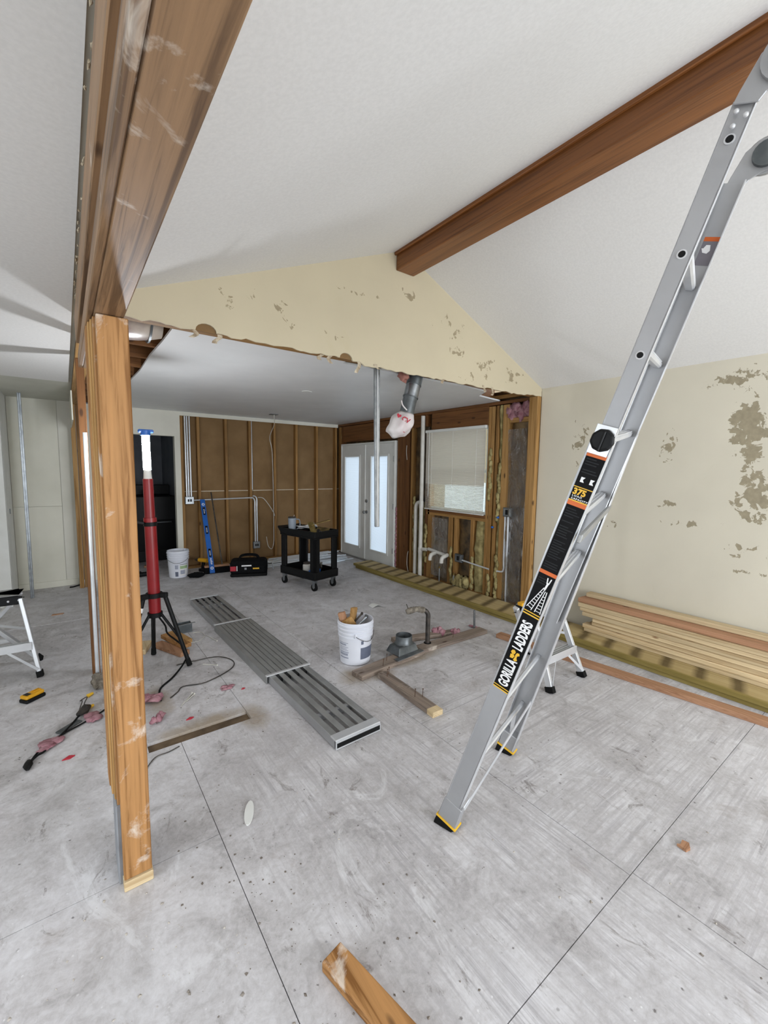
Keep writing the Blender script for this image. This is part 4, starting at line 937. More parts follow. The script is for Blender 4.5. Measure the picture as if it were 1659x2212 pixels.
for k in range(4): pbox(-.117+.0675*k, -.09+.0675*k, LE-.11, LE-.03, .035, .055).build('slide_block', M['black'], pk)
for l in (.3, 1.2, 2.0, 3.0): pbox(-.155, .155, l, l+.03, .01, .045).build('cross_tube', M['alu_mill'], pk)

# ================================================================== BUCKETS
def bucket(loc, lab, rb_, rt_, hh):
    t = thing('bucket', lab, 'bucket', loc)
    q = lambda z: rb_ + (rt_-rb_)*z/hh
    pr = [(rb_-.012, 0), (rb_, .006)]
    for z in (.1, .2): pr.append((q(z), z))
    for k in range(4):
        z = hh-.135+.032*k; pr += [(q(z), z), (q(z)+.007, z+.004), (q(z)+.007, z+.014), (q(z+.018), z+.018)]
    pr += [(rt_+.002, hh-.004), (rt_, hh), (rt_-.005, hh-.002), (q(hh*.5)-.005, hh*.5), (rb_-.005, .008)]
    MB().lathe(pr, 40).build('pail_body', M['pail'], t, world=False, smooth='auto')
    return t, q
def patch(t, q, a0, a1, z0, z1, mat, off=.0012, nm='label_print', parent=None):
    fn = lambda u, v: ((q(z0+(z1-z0)*v)+off)*math.cos(math.radians(a0+(a1-a0)*u)), (q(z0+(z1-z0)*v)+off)*math.sin(math.radians(a0+(a1-a0)*u)), z0+(z1-z0)*v)
    return MB().grid(fn, 10, 2).build(nm, M[mat], t, world=False)
t, q = bucket((1.925, 2.96, 0), 'white bucket of wood scraps standing on the open floor', .128, .150, .365)
for k, (z0, z1, a1) in enumerate(((.060, .072, 212), (.085, .105, 210), (.110, .118, 213), (.130, .134, 212), (.142, .146, 206), (.156, .16, 212), (.172, .186, 204), (.192, .197, 212))): patch(t, q, 172, a1, z0, z1, 'print_lightgrey')
patch(t, q, 256, 316, .055, .155, 'print_grey'); patch(t, q, 257, 266, .185, .215, 'print_grey')
b = text_mb('A', .06, lambda x, y: (x, y, 0)); b2 = MB(); b2.f = b.f
for p in b.v: an = math.radians(302) + p.x/.139; b2.v.append(V(((q(.2+p.y)+.0014)*math.cos(an), (q(.2+p.y)+.0014)*math.sin(an), .19+p.y)))
b2.build('label_letter', M['labelblack'], t, world=False)
hp_ = []
for k in range(15): an = math.radians(238+ (330-238)*k/14); r_ = .156; hp_.append((r_*math.cos(an), r_*math.sin(an), .262 - .055*math.sin(math.pi*k/14)))
MB().tube(hp_, .0022, 6).build('wire_handle', M['iron'], t, world=False, smooth=True)
MB().box(-.0, .02, -.0, .02, 0, .03).build('handle_lug', M['pail'], t, world=False).location = (.148*math.cos(math.radians(238)) - .01, .148*math.sin(math.radians(238)) - .008, .25)
def scrap(p, q_, w, h, mat, lab, upv=(0,0,1), name='wood_scrap'):
    o = MB().beam(p, q_, w, h, upv).build(name, M[mat], None, org=V(p), bevel=.003); return tag(o, lab, 'wood scrap')
scrap((1.90, 3.00, .15), (1.955, 3.03, .435), .085, .035, 'firz', 'square-ended brown scrap standing highest in the white bucket', (.6, -.8, 0))
scrap((1.97, 2.93, .15), (1.84, 2.965, .375), .09, .03, 'firz', 'slanting orange scrap leaning across the white bucket mouth', (-.5, -.8, .2))
scrap((1.87, 2.98, .2), (1.82, 3.02, .42), .06, .035, 'rosez', 'short split scrap at the side of the white bucket', (-.7, -.7, 0))
for k, (p, q_, lb) in enumerate((((1.95, 2.95, .30), (2.02, 2.93, .365), 'bright steel bracket lying in the white bucket'), ((1.94, 3.0, .32), (2.0, 2.98, .38), 'dark bent fastener sticking out of the white bucket'), ((1.99, 2.98, .3), (2.03, 2.96, .36), 'small bolt lying among the scraps in the white bucket'))):
    o = MB().tube([p, q_], .008, 8).tube([q_, V(q_) + V((.012, .01, .006))], .012, 6).build('metal_fastener', M[('galv', 'iron', 'galv')[k]], None, org=V(p)); tag(o, lb, 'fastener')
t, q = bucket((1.285, 6.80, 0), 'white bucket with a green label by the dark doorway', .125, .148, .40)
patch(t, q, 266, 320, .04, .20, 'print_white'); patch(t, q, 268, 318, .14, .185, 'print_green', .0018); patch(t, q, 270, 300, .06, .12, 'print_lightgrey', .0018); patch(t, q, 240, 258, .03, .10, 'print_grey'); patch(t, q, 240, 258, .14, .2, 'print_lightgrey'); patch(t, q, 268, 318, .2, .206, 'labelblack', .0018)
hp_ = [(.155*math.cos(math.radians(190+k*13)), .155*math.sin(math.radians(190+k*13)), .29 - .06*math.sin(math.pi*k/10)) for k in range(11)]
MB().tube(hp_, .0022, 6).build('wire_handle', M['iron'], t, world=False, smooth=True)

# ================================================================== WORK LIGHT ON TRIPOD
wl_ = thing('tower_light', 'red tower work light glowing white on a black tripod', 'work light', (.53, 3.78, 0))
lx = lambda z: .53 - .012*(z-.5); ly = 3.78
def zt(z0, z1, r0, r1, nm, mat, n=28, par=None): return MB().tube([(lx(z0), ly, z0), (lx(z1), ly, z1)], [r0, r1], n).build(nm, M[mat], par or wl_, smooth='auto')
zt(.43, 1.19, .045, .043, 'lower_mast', 'red'); zt(1.16, 1.19, .049, .049, 'clamp_collar', 'black'); c_ = zt(1.192, 1.225, .048, .046, 'clamp_collar', 'red')
MB().beam((lx(1.18)-.045, ly-.02, 1.185), (lx(1.18)-.115, ly-.03, 1.20), .03, .022).build('clamp_lever', M['black'], c_, bevel=.005)
zt(1.19, 1.53, .038, .036, 'upper_mast', 'red'); zt(1.53, 1.60, .03, .026, 'head_neck', 'white')
zt(1.60, 1.865, .027, .027, 'light_tube', 'lamp', 20); zt(1.865, 1.90, .034, .036, 'head_cap', 'blue')
MB().box(lx(1.9)-.05, lx(1.9)+.055, ly-.02, ly+.02, 1.885, 1.91).build('head_bar', M['blue'], wl_, bevel=.006)
for zz, r_ in ((.60, .06), (.44, .055)):
    MB().tube([(lx(zz), ly, zz-.018), (lx(zz), ly, zz+.018)], r_, 28).build('tripod_bracket', M['black'], wl_, smooth='auto')
for k, (fx, fy) in enumerate(((.745, 3.625), (.542, 4.03), (.30, 3.69))):
    d = V((fx-.53, fy-3.78, 0)).normalized()
    p0 = V((lx(.6), ly, .6)) + d*.085; p1 = V((fx, fy, .012)); pm = p0 + (p1-p0)*.62
    MB().beam(V((lx(.6), ly, .6)) + d*.05, p0 + d*.02, .04, .04).build('bracket_arm', M['black'], wl_, bevel=.006)
    lg = MB().tube([p0, p1 + (p0-p1).normalized()*.05], .0165, 12).build('leg', M['black'], wl_, smooth='auto')
    MB().tube([p1 + (p0-p1).normalized()*.06, p1], [.019, .021], 12).build('rubber_foot', M['rubber'], lg, smooth='auto')
    MB().tube([V((lx(.44), ly, .44)) + d*.05, pm], .011, 10).build('strut', M['black'], wl_, smooth='auto')
    if k == 2: MB().tube([p0 + (p1-p0)*.14, p0 + (p1-p0)*.2], .0175, 12).build('leg_sticker', M['print_white'], lg)
# cords, scraps by the light
def cord(pts, lab, r=.006, mat='rubber'):
    P = curve(pts, 6); o = MB().tube(P, r, 8).build('electric_cable', M[mat], None, org=(pts[0][0], pts[0][1], 0), smooth=True); return tag(o, lab, 'cord')
cord([(.55, 3.80, .42), (.60, 3.78, .33), (.62, 3.80, .25), (.70, 3.72, .17), (.735, 3.68, .1), (.71, 3.66, .03), (.60, 3.5, .008), (.50, 3.38, .008), (.47, 3.30, .008), (.46, 3.18, .008)], 'thick black cord dropping from the tower light past its tripod leg to the floor', .007)
cord([(.66, 3.70, .006), (.80, 3.70, .006), (.98, 3.67, .006), (1.06, 3.52, .006), (1.0, 3.38, .006), (.78, 3.27, .006), (.63, 3.30, .006), (.58, 3.24, .006), (.52, 3.18, .006)], 'thin cord looping across the floor between tripod and work plank', .004, 'iron')
cord([(.30, 3.60, .012), (.34, 3.50, .012), (.345, 3.40, .012), (.30, 3.32, .012), (.24, 3.28, .01)], 'fat black hose end curling out from behind the rough post', .014)
cord([(-.24, 2.88, .008), (-.20, 2.92, .02), (-.17, 2.96, .01), (-.12, 3.05, .008), (-.05, 3.17, .01), (.0, 3.26, .02)], 'black lamp cord running from a plug to a bare light fitting', .006)
cord([(-.225, 2.905, .01), (-.19, 2.99, .008), (-.10, 3.09, .008), (.02, 3.17, .008), (.12, 3.25, .008), (.2, 3.34, .008)], 'black cord crossing behind the post toward the plug', .005)
o = MB().blob((-.235, 2.87, .012), (.02, .05, .012), .3, 4, 10, 7).build('plug', M['black'], None, org=(-.235, 2.87, 0), smooth=True); tag(o, 'black plug at the end of the floor cords', 'plug')
o = MB().tube([(-.005, 3.26, .025), (.035, 3.31, .03)], [.016, .028], 10).tube([(.035, 3.31, .03), (.06, 3.33, .03)], [.03, .012], 10).build('light_fitting', M['iron'], None, org=(0, 3.28, 0)); tag(o, 'old dark light fitting with loose wires lying by the post', 'light fitting')
o = MB().beam((-.11, 3.13, .006), (.0, 3.22, .006), .045, .010).build('metal_plate', M['galv_dark'], None, org=(-.05, 3.17, 0), bevel=.003); tag(o, 'flat grey metal cover plate on the floor under the lamp cord', 'cover plate')
for k, (x, y, lb) in enumerate(((.06, 3.345, 'yellow wire nut next to the old light fitting'), (.065, 3.53, 'yellow wire nut farther back beside the concrete lump'))):
    o = MB().tube([(x-.012, y, .012), (x+.02, y+.02, .014)], [.013, .009], 8).build('wire_nut', M['gold'], None, org=(x, y, 0), smooth='auto'); tag(o, lb, 'wire nut')
cord([(.0, 3.36, .004), (.02, 3.43, .03), (.01, 3.5, .004), (.05, 3.52, .01), (.03, 3.40, .02), (.05, 3.36, .01)], 'tangle of thin bare wires between the yellow wire nuts', .003, 'iron')
scrap((.60, 4.22, .02), (.76, 3.86, .02), .089, .038, 'rosey', 'reddish two-by-four offcut under the tripod, laid lowest')
scrap((.68, 4.30, .058), (.79, 3.93, .058), .085, .036, 'posty', 'pale-ended offcut resting on the reddish one under the tripod')
scrap((.76, 4.44, .02), (.84, 4.12, .02), .08, .036, 'firy', 'brown offcut lying deepest under the tripod')
scrap((.42, 4.10, .025), (.50, 4.30, .025), .14, .045, 'paley', 'wide pale block beside the tripod offcuts')
t = thing('steel_utility_box', 'small open steel utility box on the floor behind the tripod', 'electrical box', (.87, 4.45, 0))
MB().box(.80, .94, 4.41, 4.415, 0, .085).box(.80, .94, 4.495, 4.50, 0, .085).box(.80, .805, 4.415, 4.495, 0, .085).box(.935, .94, 4.415, 4.495, 0, .085).box(.805, .935, 4.415, 4.495, 0, .004).build('box_body', M['galv_dark'], t)
MB().beam((.79, 4.40, .088), (.97, 4.42, .088), .02, .004).build('lid_strip', M['galv'], t)
cord([(.93, 4.36, .004), (1.0, 4.34, .004), (1.01, 4.22, .004), (.93, 4.12, .004), (.85, 4.12, .006)], 'white cable loop in front of the steel utility box', .004, 'pvc')
for k, (p, q_) in enumerate((((.84, 3.60), (.93, 3.51)), ((1.03, 4.20), (1.07, 4.02)), ((.56, 3.03), (.66, 3.16)), ((.60, 3.07), (.67, 3.14)))):
    o = MB().tube([(p[0], p[1], .005), (q_[0], q_[1], .006)], .004, 6).blob((q_[0], q_[1], .007), .008, 0, 0, 8, 5).build('plastic_anchor', M['pvc'], None, org=(p[0], p[1], 0)); tag(o, ['white plastic tie lying inside the thin cord loop', 'white wire offcut beside the work plank', 'longer white strip by the pink fluff near the post', 'shorter white strip by the pink fluff near the post'][k], 'scrap')

# battery
bt = thing('tool_battery', 'yellow and black power tool battery lying on the floor near the spattered stool', 'battery', (-.255, 3.72, 0), math.radians(38))
MB().box(-.065, .065, -.038, .038, 0, .026).build('base', M['black'], bt, world=False, bevel=.008, seg=2)
MB().box(-.062, .06, -.034, .034, .0262, .052).build('cover', M['yellow'], bt, world=False, bevel=.010, seg=2)
MB().box(-.05, -.02, -.02, .02, .0522, .055).build('button_pad', M['black'], bt, world=False, bevel=.002)
MB().box(-.0, .05, -.012, -.006, .052, .058).box(0, .05, .006, .012, .052, .058).build('slide_rail', M['yellow'], bt, world=False)

# ================================================================== CART
ct = thing('service_cart', 'black plastic two-shelf utility cart on casters by the glass door', 'cart', (2.685, 5.335, 0), math.radians(14))
def tray(z0, z1, nm):
    hx, hy, tk = .215, .365, .02
    return MB().box(-hx, hx, -hy, hy, z0, z0+.02).box(-hx, hx, -hy, -hy+tk, z0+.02, z1).box(-hx, hx, hy-tk, hy, z0+.02, z1).box(-hx, -hx+tk, -hy+tk, hy-tk, z0+.02, z1).box(hx-tk, hx, -hy+tk, hy-tk, z0+.02, z1).build(nm, M['black'], ct, world=False, bevel=.006, seg=2)
tray(.70, .80, 'top_tray'); tray(.15, .26, 'bottom_tray')
MB().add([(-.2, .365, .80), (.2, .365, .80), (.2, .365, .715), (-.2, .365, .715), (-.2, .44, .815), (.2, .44, .815), (.2, .44, .79), (-.2, .44, .79)], [(0,1,5,4),(3,7,6,2),(4,5,6,7),(0,4,7,3),(1,2,6,5),(0,3,2,1)]).build('push_handle', M['black'], ct, world=False, bevel=.006)
for sx in (-1, 1):
    for sy in (-1, 1):
        x, y = sx*.205, sy*.355
        MB().box(min(x, x-sx*.03), max(x, x-sx*.03), min(y, y-sy*.10), max(y, y-sy*.10), .26, .70).box(min(x, x-sx*.09), max(x, x-sx*.09), min(y, y-sy*.03), max(y, y-sy*.03), .26, .70).build('corner_post', M['black'], ct, world=False, bevel=.005)
        cx, cy = sx*.17, sy*.315
        cs_ = MB().box(cx-.03, cx+.03, cy-.03, cy+.03, .138, .15).box(cx-.022, cx-.018, cy-.02, cy+.03, .05, .138).box(cx+.018, cx+.022, cy-.02, cy+.03, .05, .138).build('caster_fork', M['galv'], ct, world=False)
        MB().tube([(cx-.0155, cy+.01, .05), (cx+.0155, cy+.01, .05)], .05, 24).build('caster_wheel', M['rubber'], cs_, world=False, smooth='auto', bevel=.004)
        MB().tube([(cx-.0175, cy+.01, .05), (cx+.0175, cy+.01, .05)], .018, 14).build('wheel_hub', M['galv'], cs_, world=False, smooth='auto')
cm = Matrix.Translation((2.685, 5.335, 0)) @ Matrix.Rotation(math.radians(14), 4, 'Z')
def on_cart(x, y, z): return cm @ V((x, y, z))
tb = thing('insulated_tumbler', 'grey insulated tumbler with a side handle on the black cart', 'tumbler', on_cart(-.13, .20, .72))
MB().lathe([(.04, 0), (.042, .01), (.052, .10), (.056, .215), (.05, .222), (.046, .215)], 28).build('cup', plain('blue_grey_coat', '#8b949e', .45, c2='#828b95'), tb, world=False, smooth='auto')
MB().lathe([(.053, .216), (.056, .224), (.05, .236), (.012, .238)], 28).build('lid', M['iron'], tb, world=False, smooth='auto')
MB().tube(curve([(.045, -.03, .2), (.085, -.05, .19), (.09, -.053, .1), (.05, -.033, .06)], 6), .008, 8).build('handle', plain('blue_grey_handle', '#7f8891', .45), tb, world=False, smooth=True)
MB().tube([(.02, -.01, .236), (.025, -.02, .26)], .004, 6).build('straw', M['pvc'], tb, world=False)
pc = on_cart(.03, .05, .722); pa_ = thing('paper_sheets', 'crumpled sheets of white paper spread on the black cart', 'paper', pc, .6)
for k in range(2): MB().grid(lambda u, v: (-.13+.26*u, -.10+.2*v+.02*k, .088+.02*k+.05*math.sin(u*3.1)*(1-v) - .03*u + .01*math.sin(v*6+k)), 10, 6).build('sheet', M['print_white'], pa_, world=False, smooth=True, solid=.0015)
o = MB().box(-.09, .09, -.06, .06, 0, .045).build('dark_pouch', plain('dark_maroon_cloth', '#2a1618', .9), None, bevel=.012, seg=2); o.location = on_cart(-.06, .10, .721); o.rotation_euler = (0,0,.4); tag(o, 'dark maroon pouch under the papers on the cart', 'pouch')
hw = [((-.04, -.10, .86), (.15, -.27, .93), .10, .008, 'slanting brass hinge plate topmost on the cart'), ((.00, -.26, .745), (.15, -.19, .80), .11, .016, 'flat brass hinge leaf low on the cart heap'), ((-.10, -.24, .735), (-.06, -.10, .90), .085, .01, 'upright brass hinge leaf on the cart heap'), ((.05, -.12, .735), (.17, -.06, .80), .10, .016, 'brass plate lying toward the far side of the cart heap')]
for k, (p, q_, w_, h_, lb) in enumerate(hw):
    t = thing('brass_hardware', lb, 'hinge', on_cart(*p)); MB().beam(on_cart(*p), on_cart(*q_), w_, h_).build('leaf', M['brass'], t, bevel=.002)
    MB().tube([on_cart(p[0], p[1]-.02, p[2]+.004), on_cart(p[0], p[1]+.07, p[2]+.016)], .011, 8).build('barrel', M['brass'], t, smooth='auto')
for k, (x, y, lb) in enumerate(((-.08, -.24, 'blackened latch piece at the near edge of the cart heap'), (-.10, -.13, 'blackened latch piece beside the papers'))):
    o = MB().beam(on_cart(x, y, .735), on_cart(x+.09, y+.05, .80), .03, .025).tube([on_cart(x+.02, y, .75), on_cart(x+.06, y-.03, .79)], .012, 8).build('door_latch', M['iron'], None, org=on_cart(x, y, .72), bevel=.003); tag(o, lb, 'latch')
jr = thing('jar', 'pale jar with a dark lid on the lower cart shelf', 'jar', on_cart(-.09, -.06, .171))
MB().lathe([(.05, 0), (.055, .01), (.055, .135), (.042, .15)], 24).build('jar_body', M['pvc'], jr, world=False, smooth='auto'); MB().lathe([(.046, .15), (.046, .172), (.03, .174)], 24).build('lid', M['iron'], jr, world=False, smooth='auto')
b = MB()
for k in range(4): b.blob((.03*k-.05, .02*math.sin(k*2), .05), (.035, .045, .052), .5, 60+k, 10, 7)
o = b.build('blue_rag', M['blue'], None, smooth=True); o.location = on_cart(-.075, -.20, .174); tag(o, 'crumpled bright blue rag on the lower cart shelf', 'rag')
cn = thing('plastic_tub', 'clear plastic tub with dark contents on the lower cart shelf', 'tub', on_cart(.08, -.10, .171))
MB().lathe([(.05, 0), (.062, .15), (.058, .15), (.047, .004)], 24).build('tub_wall', M['film'], cn, world=False, smooth='auto'); MB().lathe([(.045, .004), (.05, .07), (.01, .075)], 20).build('contents', M['rust'], cn, world=False, smooth='auto')

# ================================================================== TOOLS BY THE BACK WALL
sl_ = thing('spirit_level', 'long blue spirit level leaning on a bare stud', 'level', (1.72, 6.62, 0))
lp, lq = V((1.72, 6.62, .002)), V((1.745, 7.215, 1.10)); ld = (lq-lp).normalized(); lsd = ld.cross(V((0,1,0))).normalized(); lsd = V((1, .02, 0)); lup = ld.cross(lsd).normalized(); lup = -lup if lup.y > 0 else lup
def lev(s0, s1, a0, a1, h0, h1): return MB().frame8([lp + ld*b_ + lsd*a + lup*h_ for h_ in (h0, h1) for a, b_ in ((a0, s0), (a1, s0), (a1, s1), (a0, s1))])
LL = (lq-lp).length
lv = lev(.025, LL, -.036, .036, .004, .026).build('beam', M['blue'], sl_, bevel=.003)
for s0 in (.28, .66, .98): lev(s0, s0+.13, -.018, .018, .0265, .029).build('vial_window', M['labelblack'], lv); lev(s0+.02, s0+.10, -.008, .008, .0292, .0305).build('vial', M['print_lightgrey'], lv)
for s0 in (.10, LL-.09):
    c0 = lp + ld*s0 + lup*.0265; ring = MB()
    for k in range(20):
        for r_ in (.012, .022): an = 2*math.pi*k/20; ring.v.append(c0 + (lsd*math.cos(an) + ld*math.sin(an))*r_)
    for k in range(20): ring.f.append((2*k, 2*k+1, (2*k+3) % 40, (2*k+2) % 40))
    ring.build('ring_emblem', M['print_white'], lv)
for s0 in (.155, LL-.24): text_mb('empire', .045, lambda x, y: lp + ld*(s0+x*.8) - lsd*(y-.012) + lup*.027, .0008, shear=.3).build('lettering', M['print_white'], lv)
bm = thing('push_broom', 'push broom with a thin dark handle leaning on the bare studs', 'broom', (1.9, 6.62, 0))
MB().tube([(1.90, 6.74, .12), (1.885, 7.215, 1.22)], .011, 10).build('handle', M['iron'], bm, smooth='auto')
MB().beam((1.64, 6.76, .11), (2.0, 6.72, .11), .06, .03).build('head_block', M['rosex'], bm, bevel=.005)
MB().frame8([V((1.63, 6.72, .0)), V((2.01, 6.68, 0)), V((2.01, 6.76, 0)), V((1.64, 6.80, 0)), V((1.64, 6.735, .094)), V((2.0, 6.695, .094)), V((2.0, 6.745, .094)), V((1.64, 6.785, .094))]).build('bristles', M['blackrough'], bm)
tbg = thing('tool_bag', 'large black fabric tool bag with carry handle under the low outlet box', 'bag', (2.19, 6.35, 0), math.radians(-22))
MB().box(-.27, .27, -.14, .14, .03, .25).build('bag_body', M['blackrough'], tbg, world=False, bevel=.06, seg=4)
MB().box(-.265, .265, -.145, .145, 0, .05).build('bag_base', M['rubber'], tbg, world=False, bevel=.02, seg=2)
MB().box(-.24, .24, -.165, -.14, .06, .17).build('front_pocket', M['blackrough'], tbg, world=False, bevel=.012, seg=2)
for y in (-.05, .05): MB().tube(curve([(-.15, y, .24), (-.11, y, .295), (0, y, .312), (.11, y, .295), (.15, y, .24)], 5), .012, 8).build('carry_handle', M['blackrough'], tbg, world=False, smooth=True)
MB().box(-.26, -.18, -.168, -.1655, .10, .17).build('red_tag', M['print_red'], tbg, world=False); MB().box(-.17, -.16, -.168, -.1655, .1, .175).build('tag_edge', M['print_white'], tbg, world=False)
MB().box(-.10, .04, -.168, -.1655, .165, .185).build('white_name_plate', M['print_white'], tbg, world=False); MB().box(.06, .15, -.169, -.1655, .12, .14).build('yellow_plate', M['gold'], tbg, world=False); MB().box(-.06, -.03, -.168, -.1655, .115, .145).build('buckle', M['galv'], tbg, world=False)
o = MB().blob((1.49, 6.62, .035), (.11, .08, .042), .3, 7, 14, 9).build('black_pouch', M['blackrough'], None, org=(1.49, 6.62, 0), smooth=True); tag(o, 'limp black pouch on the floor next to the green-labelled bucket', 'pouch')
def drill(loc, rz, lab):
    t = thing('power_drill', lab, 'drill', loc, rz)
    MB().box(-.055, .055, -.04, .04, 0, .05).build('battery_pack', M['black'], t, world=False, bevel=.008)
    MB().beam((0, 0, .05), (-.015, 0, .155), .036, .05, (1, 0, 0)).build('grip', M['black'], t, world=False, bevel=.008)
    MB().tube([(-.09, 0, .18), (.07, 0, .18)], [.033, .031], 16).build('motor_housing', M['yellow'], t, world=False, smooth='auto', bevel=.004)
    MB().tube([(.07, 0, .18), (.10, 0, .18), (.14, 0, .18)], [.027, .024, .014], 14).build('chuck', M['iron'], t, world=False, smooth='auto')
drill((1.66, 6.93, 0), 2.2, 'yellow drill standing behind the blue level')
d2 = thing('power_drill', 'yellow drill lying on its side in the dark doorway', 'drill', (.88, 7.08, .035))
MB().tube([(.78, 7.07, .035), (.92, 7.09, .035)], .033, 14).build('motor_housing', M['black'], d2, smooth='auto'); MB().tube([(.92, 7.09, .035), (.99, 7.10, .035)], [.035, .03], 14).build('gear_case', M['yellow'], d2, smooth='auto'); MB().box(.80, .85, 7.10, 7.22, .012, .055).build('grip', M['black'], d2, bevel=.006)
# dark appliance beyond the doorway
ap = thing('stove', 'black boxy appliance standing in the dark room beyond the doorway', 'appliance', (1.2, 8.35, 0))
MB().box(.86, 1.52, 8.1, 8.7, .02, 1.12).build('body', M['black'], ap, bevel=.01); MB().box(.9, 1.48, 8.08, 8.098, .2, .72).build('oven_door', M['labelblack'], ap, bevel=.006); MB().tube([(.94, 8.05, .68), (1.44, 8.05, .68)], .012, 8).build('handle', M['galv_dark'], ap); MB().box(.86, 1.52, 8.6, 8.7, 1.122, 1.3).build('back_panel', M['black'], ap, bevel=.01)
MB().lathe([(.07, 0), (.075, .09), (.07, .09), (.065, .005)], 20, (1.15, 8.3, 1.122)).build('pot', M['galv_dark'], ap, smooth='auto')
for k, (x, y) in enumerate(((.72, 7.95), (.98, 7.65), (.66, 7.6))):
    scrap((x, y, .02), (x+.12, y+.25, .02), .08, .036, 'rosey', ['reddish offcut lying deepest in the dark doorway room', 'middle offcut of three in the dark doorway room', 'offcut nearest the dark doorway sill'][k])
# loose conduit heap
rn = random.Random(21)
for k in range(24):
    x0 = rn.uniform(2.5, 2.9); tier = k // 8; y0 = 6.62 + .042*(k % 8) + .014*tier; L_ = rn.uniform(.8, 1.35); an = (.07, -.02, .05)[tier]; z = .013 + .028*tier
    x1 = min(4.1, x0+L_*math.cos(an)); y1 = min(7.15, max(6.5, y0+L_*math.sin(an)))
    cond([(x0, y0, z), (x1, y1, z)], 'bright conduit length in the loose heap along the bare stud wall', .0135, 'conduit', 'conduit', 'loose_conduit', 'conduits heaped on the floor by the back wall', 8)
for k in range(8):
    x0 = rn.uniform(3.0, 3.4); y0 = 6.30 + .03*k; an = .06 + .012*k; L_ = rn.uniform(.5, .9)
    cond([(x0, y0, .0118), (min(4.12, x0+L_*math.cos(an)), y0+L_*math.sin(an), .0118)], 'thin conduit length strewn on the floor behind the cart', .0115, 'conduit', 'conduit', 'loose_conduit', 'conduits strewn behind the cart', 8)
cond(curve([(2.62, 6.46, .01), (2.60, 6.45, .09), (2.63, 6.5, .13), (2.72, 6.6, .12), (2.95, 6.8, .1)], 4), 'bent conduit end rearing up beside the tool bag', .010)
cond([(3.02, 6.9, .06), (3.03, 6.9, .26)], 'short white conduit stub standing up in the heap', .009, 'pvc', 'conduit')

# ================================================================== SILL REMAINS, PIPES AND BOOT ON THE FLOOR
def sill(p, q_, w_, mat, lab, nails=()):
    t = thing('sill_board', lab, 'board', (p[0], p[1], 0)); MB().beam((p[0], p[1], .0195), (q_[0], q_[1], .0195), w_, .038).build('board', M[mat], t, bevel=.003)
    for x, y in nails: MB().tube([(x, y, .038), (x+.004, y, .095)], .0022, 6).tube([(x+.004, y, .094), (x+.004, y, .097)], .005, 8).build('nail', M['rust'], t)
    return t
sill((1.755, 2.675), (2.47, 2.75), .13, 'greyx', 'weathered sill plate under the metal duct boot', ((2.0, 2.66), (2.08, 2.72)))
sill((2.475, 2.765), (3.33, 2.745), .115, 'greyx', 'broken sill plate with the bent iron pipe through it', ((2.9, 2.75),))
sill((2.41, 3.06), (3.05, 2.87), .085, 'greyx', 'loose plaster-stained stud lying behind the bent iron pipe')
cs_ = sill((1.935, 2.585), (1.912, 1.99), .09, 'greyy', 'dusty sill plate with upright nails pointing at the ladder', ((1.90, 2.15), (1.945, 2.12), (1.92, 2.5), (1.95, 2.52)))
MB().beam((1.912, 1.989, .0195), (1.91, 1.925, .0195), .09, .038).build('pale_sawn_end', M['paley'], cs_, bevel=.003)
bo = thing('duct_boot', 'square galvanised floor duct boot with a round collar', 'duct boot', (2.32, 2.80, .039))
MB().add([(2.20, 2.70, .04), (2.44, 2.72, .04), (2.43, 2.90, .04), (2.19, 2.88, .04), (2.225, 2.725, .105), (2.42, 2.745, .105), (2.41, 2.875, .105), (2.215, 2.855, .105)], [(0,3,2,1),(4,5,6,7),(0,1,5,4),(1,2,6,5),(2,3,7,6),(3,0,4,7)]).build('boot_box', M['galv_dark'], bo, bevel=.006)
MB().lathe([(.085, 0), (.075, .012), (.072, .07), (.069, .07), (.066, .002)], 28, (2.335, 2.805, .106)).build('collar', M['galv_dark'], bo, smooth='auto')
MB().lathe([(.064, 0), (.064, .002)], 24, (2.335, 2.805, .108)).build('dark_throat', M['black'], bo)
MB().beam((2.14, 2.665, .045), (2.46, 2.70, .045), .05, .006).build('flange_strip', M['galv'], bo)
ip = thing('iron_pipe', 'dark bent iron pipe rising from the floor with a lumpy wrapped end', 'pipe', (2.615, 2.80, 0))
MB().tube([(2.615, 2.80, .0)] + curve([(2.615, 2.80, .27), (2.613, 2.80, .31), (2.59, 2.81, .345), (2.55, 2.83, .355)], 5), .021, 14).build('pipe', M['iron'], ip, smooth='auto')
MB().tube(curve([(2.58, 2.815, .35), (2.52, 2.84, .365), (2.47, 2.86, .36), (2.42, 2.88, .345)], 5), [.024, .028, .03, .026, .029, .024, .027, .024, .028, .026, .03, .028, .03, .026, .024, .02], 12).build('wrapped_end', M['cinder'], ip, smooth=True)
MB().tube([(2.615, 2.80, .038), (2.615, 2.80, .042)], .035, 16).build('floor_ring', M['black'], ip)
MB().tube([(2.44, 2.87, .36), (2.42, 2.88, .42)], .004, 6).build('wire_end', M['iron'], ip)
o = MB().tube([(3.286, 2.825, 0), (3.278, 2.825, .215)], .011, 10).build('steel_stub', M['galv'], None, org=(3.286, 2.825, 0), smooth='auto'); tag(o, 'thin steel pipe stub standing behind the broken sill plate', 'pipe')

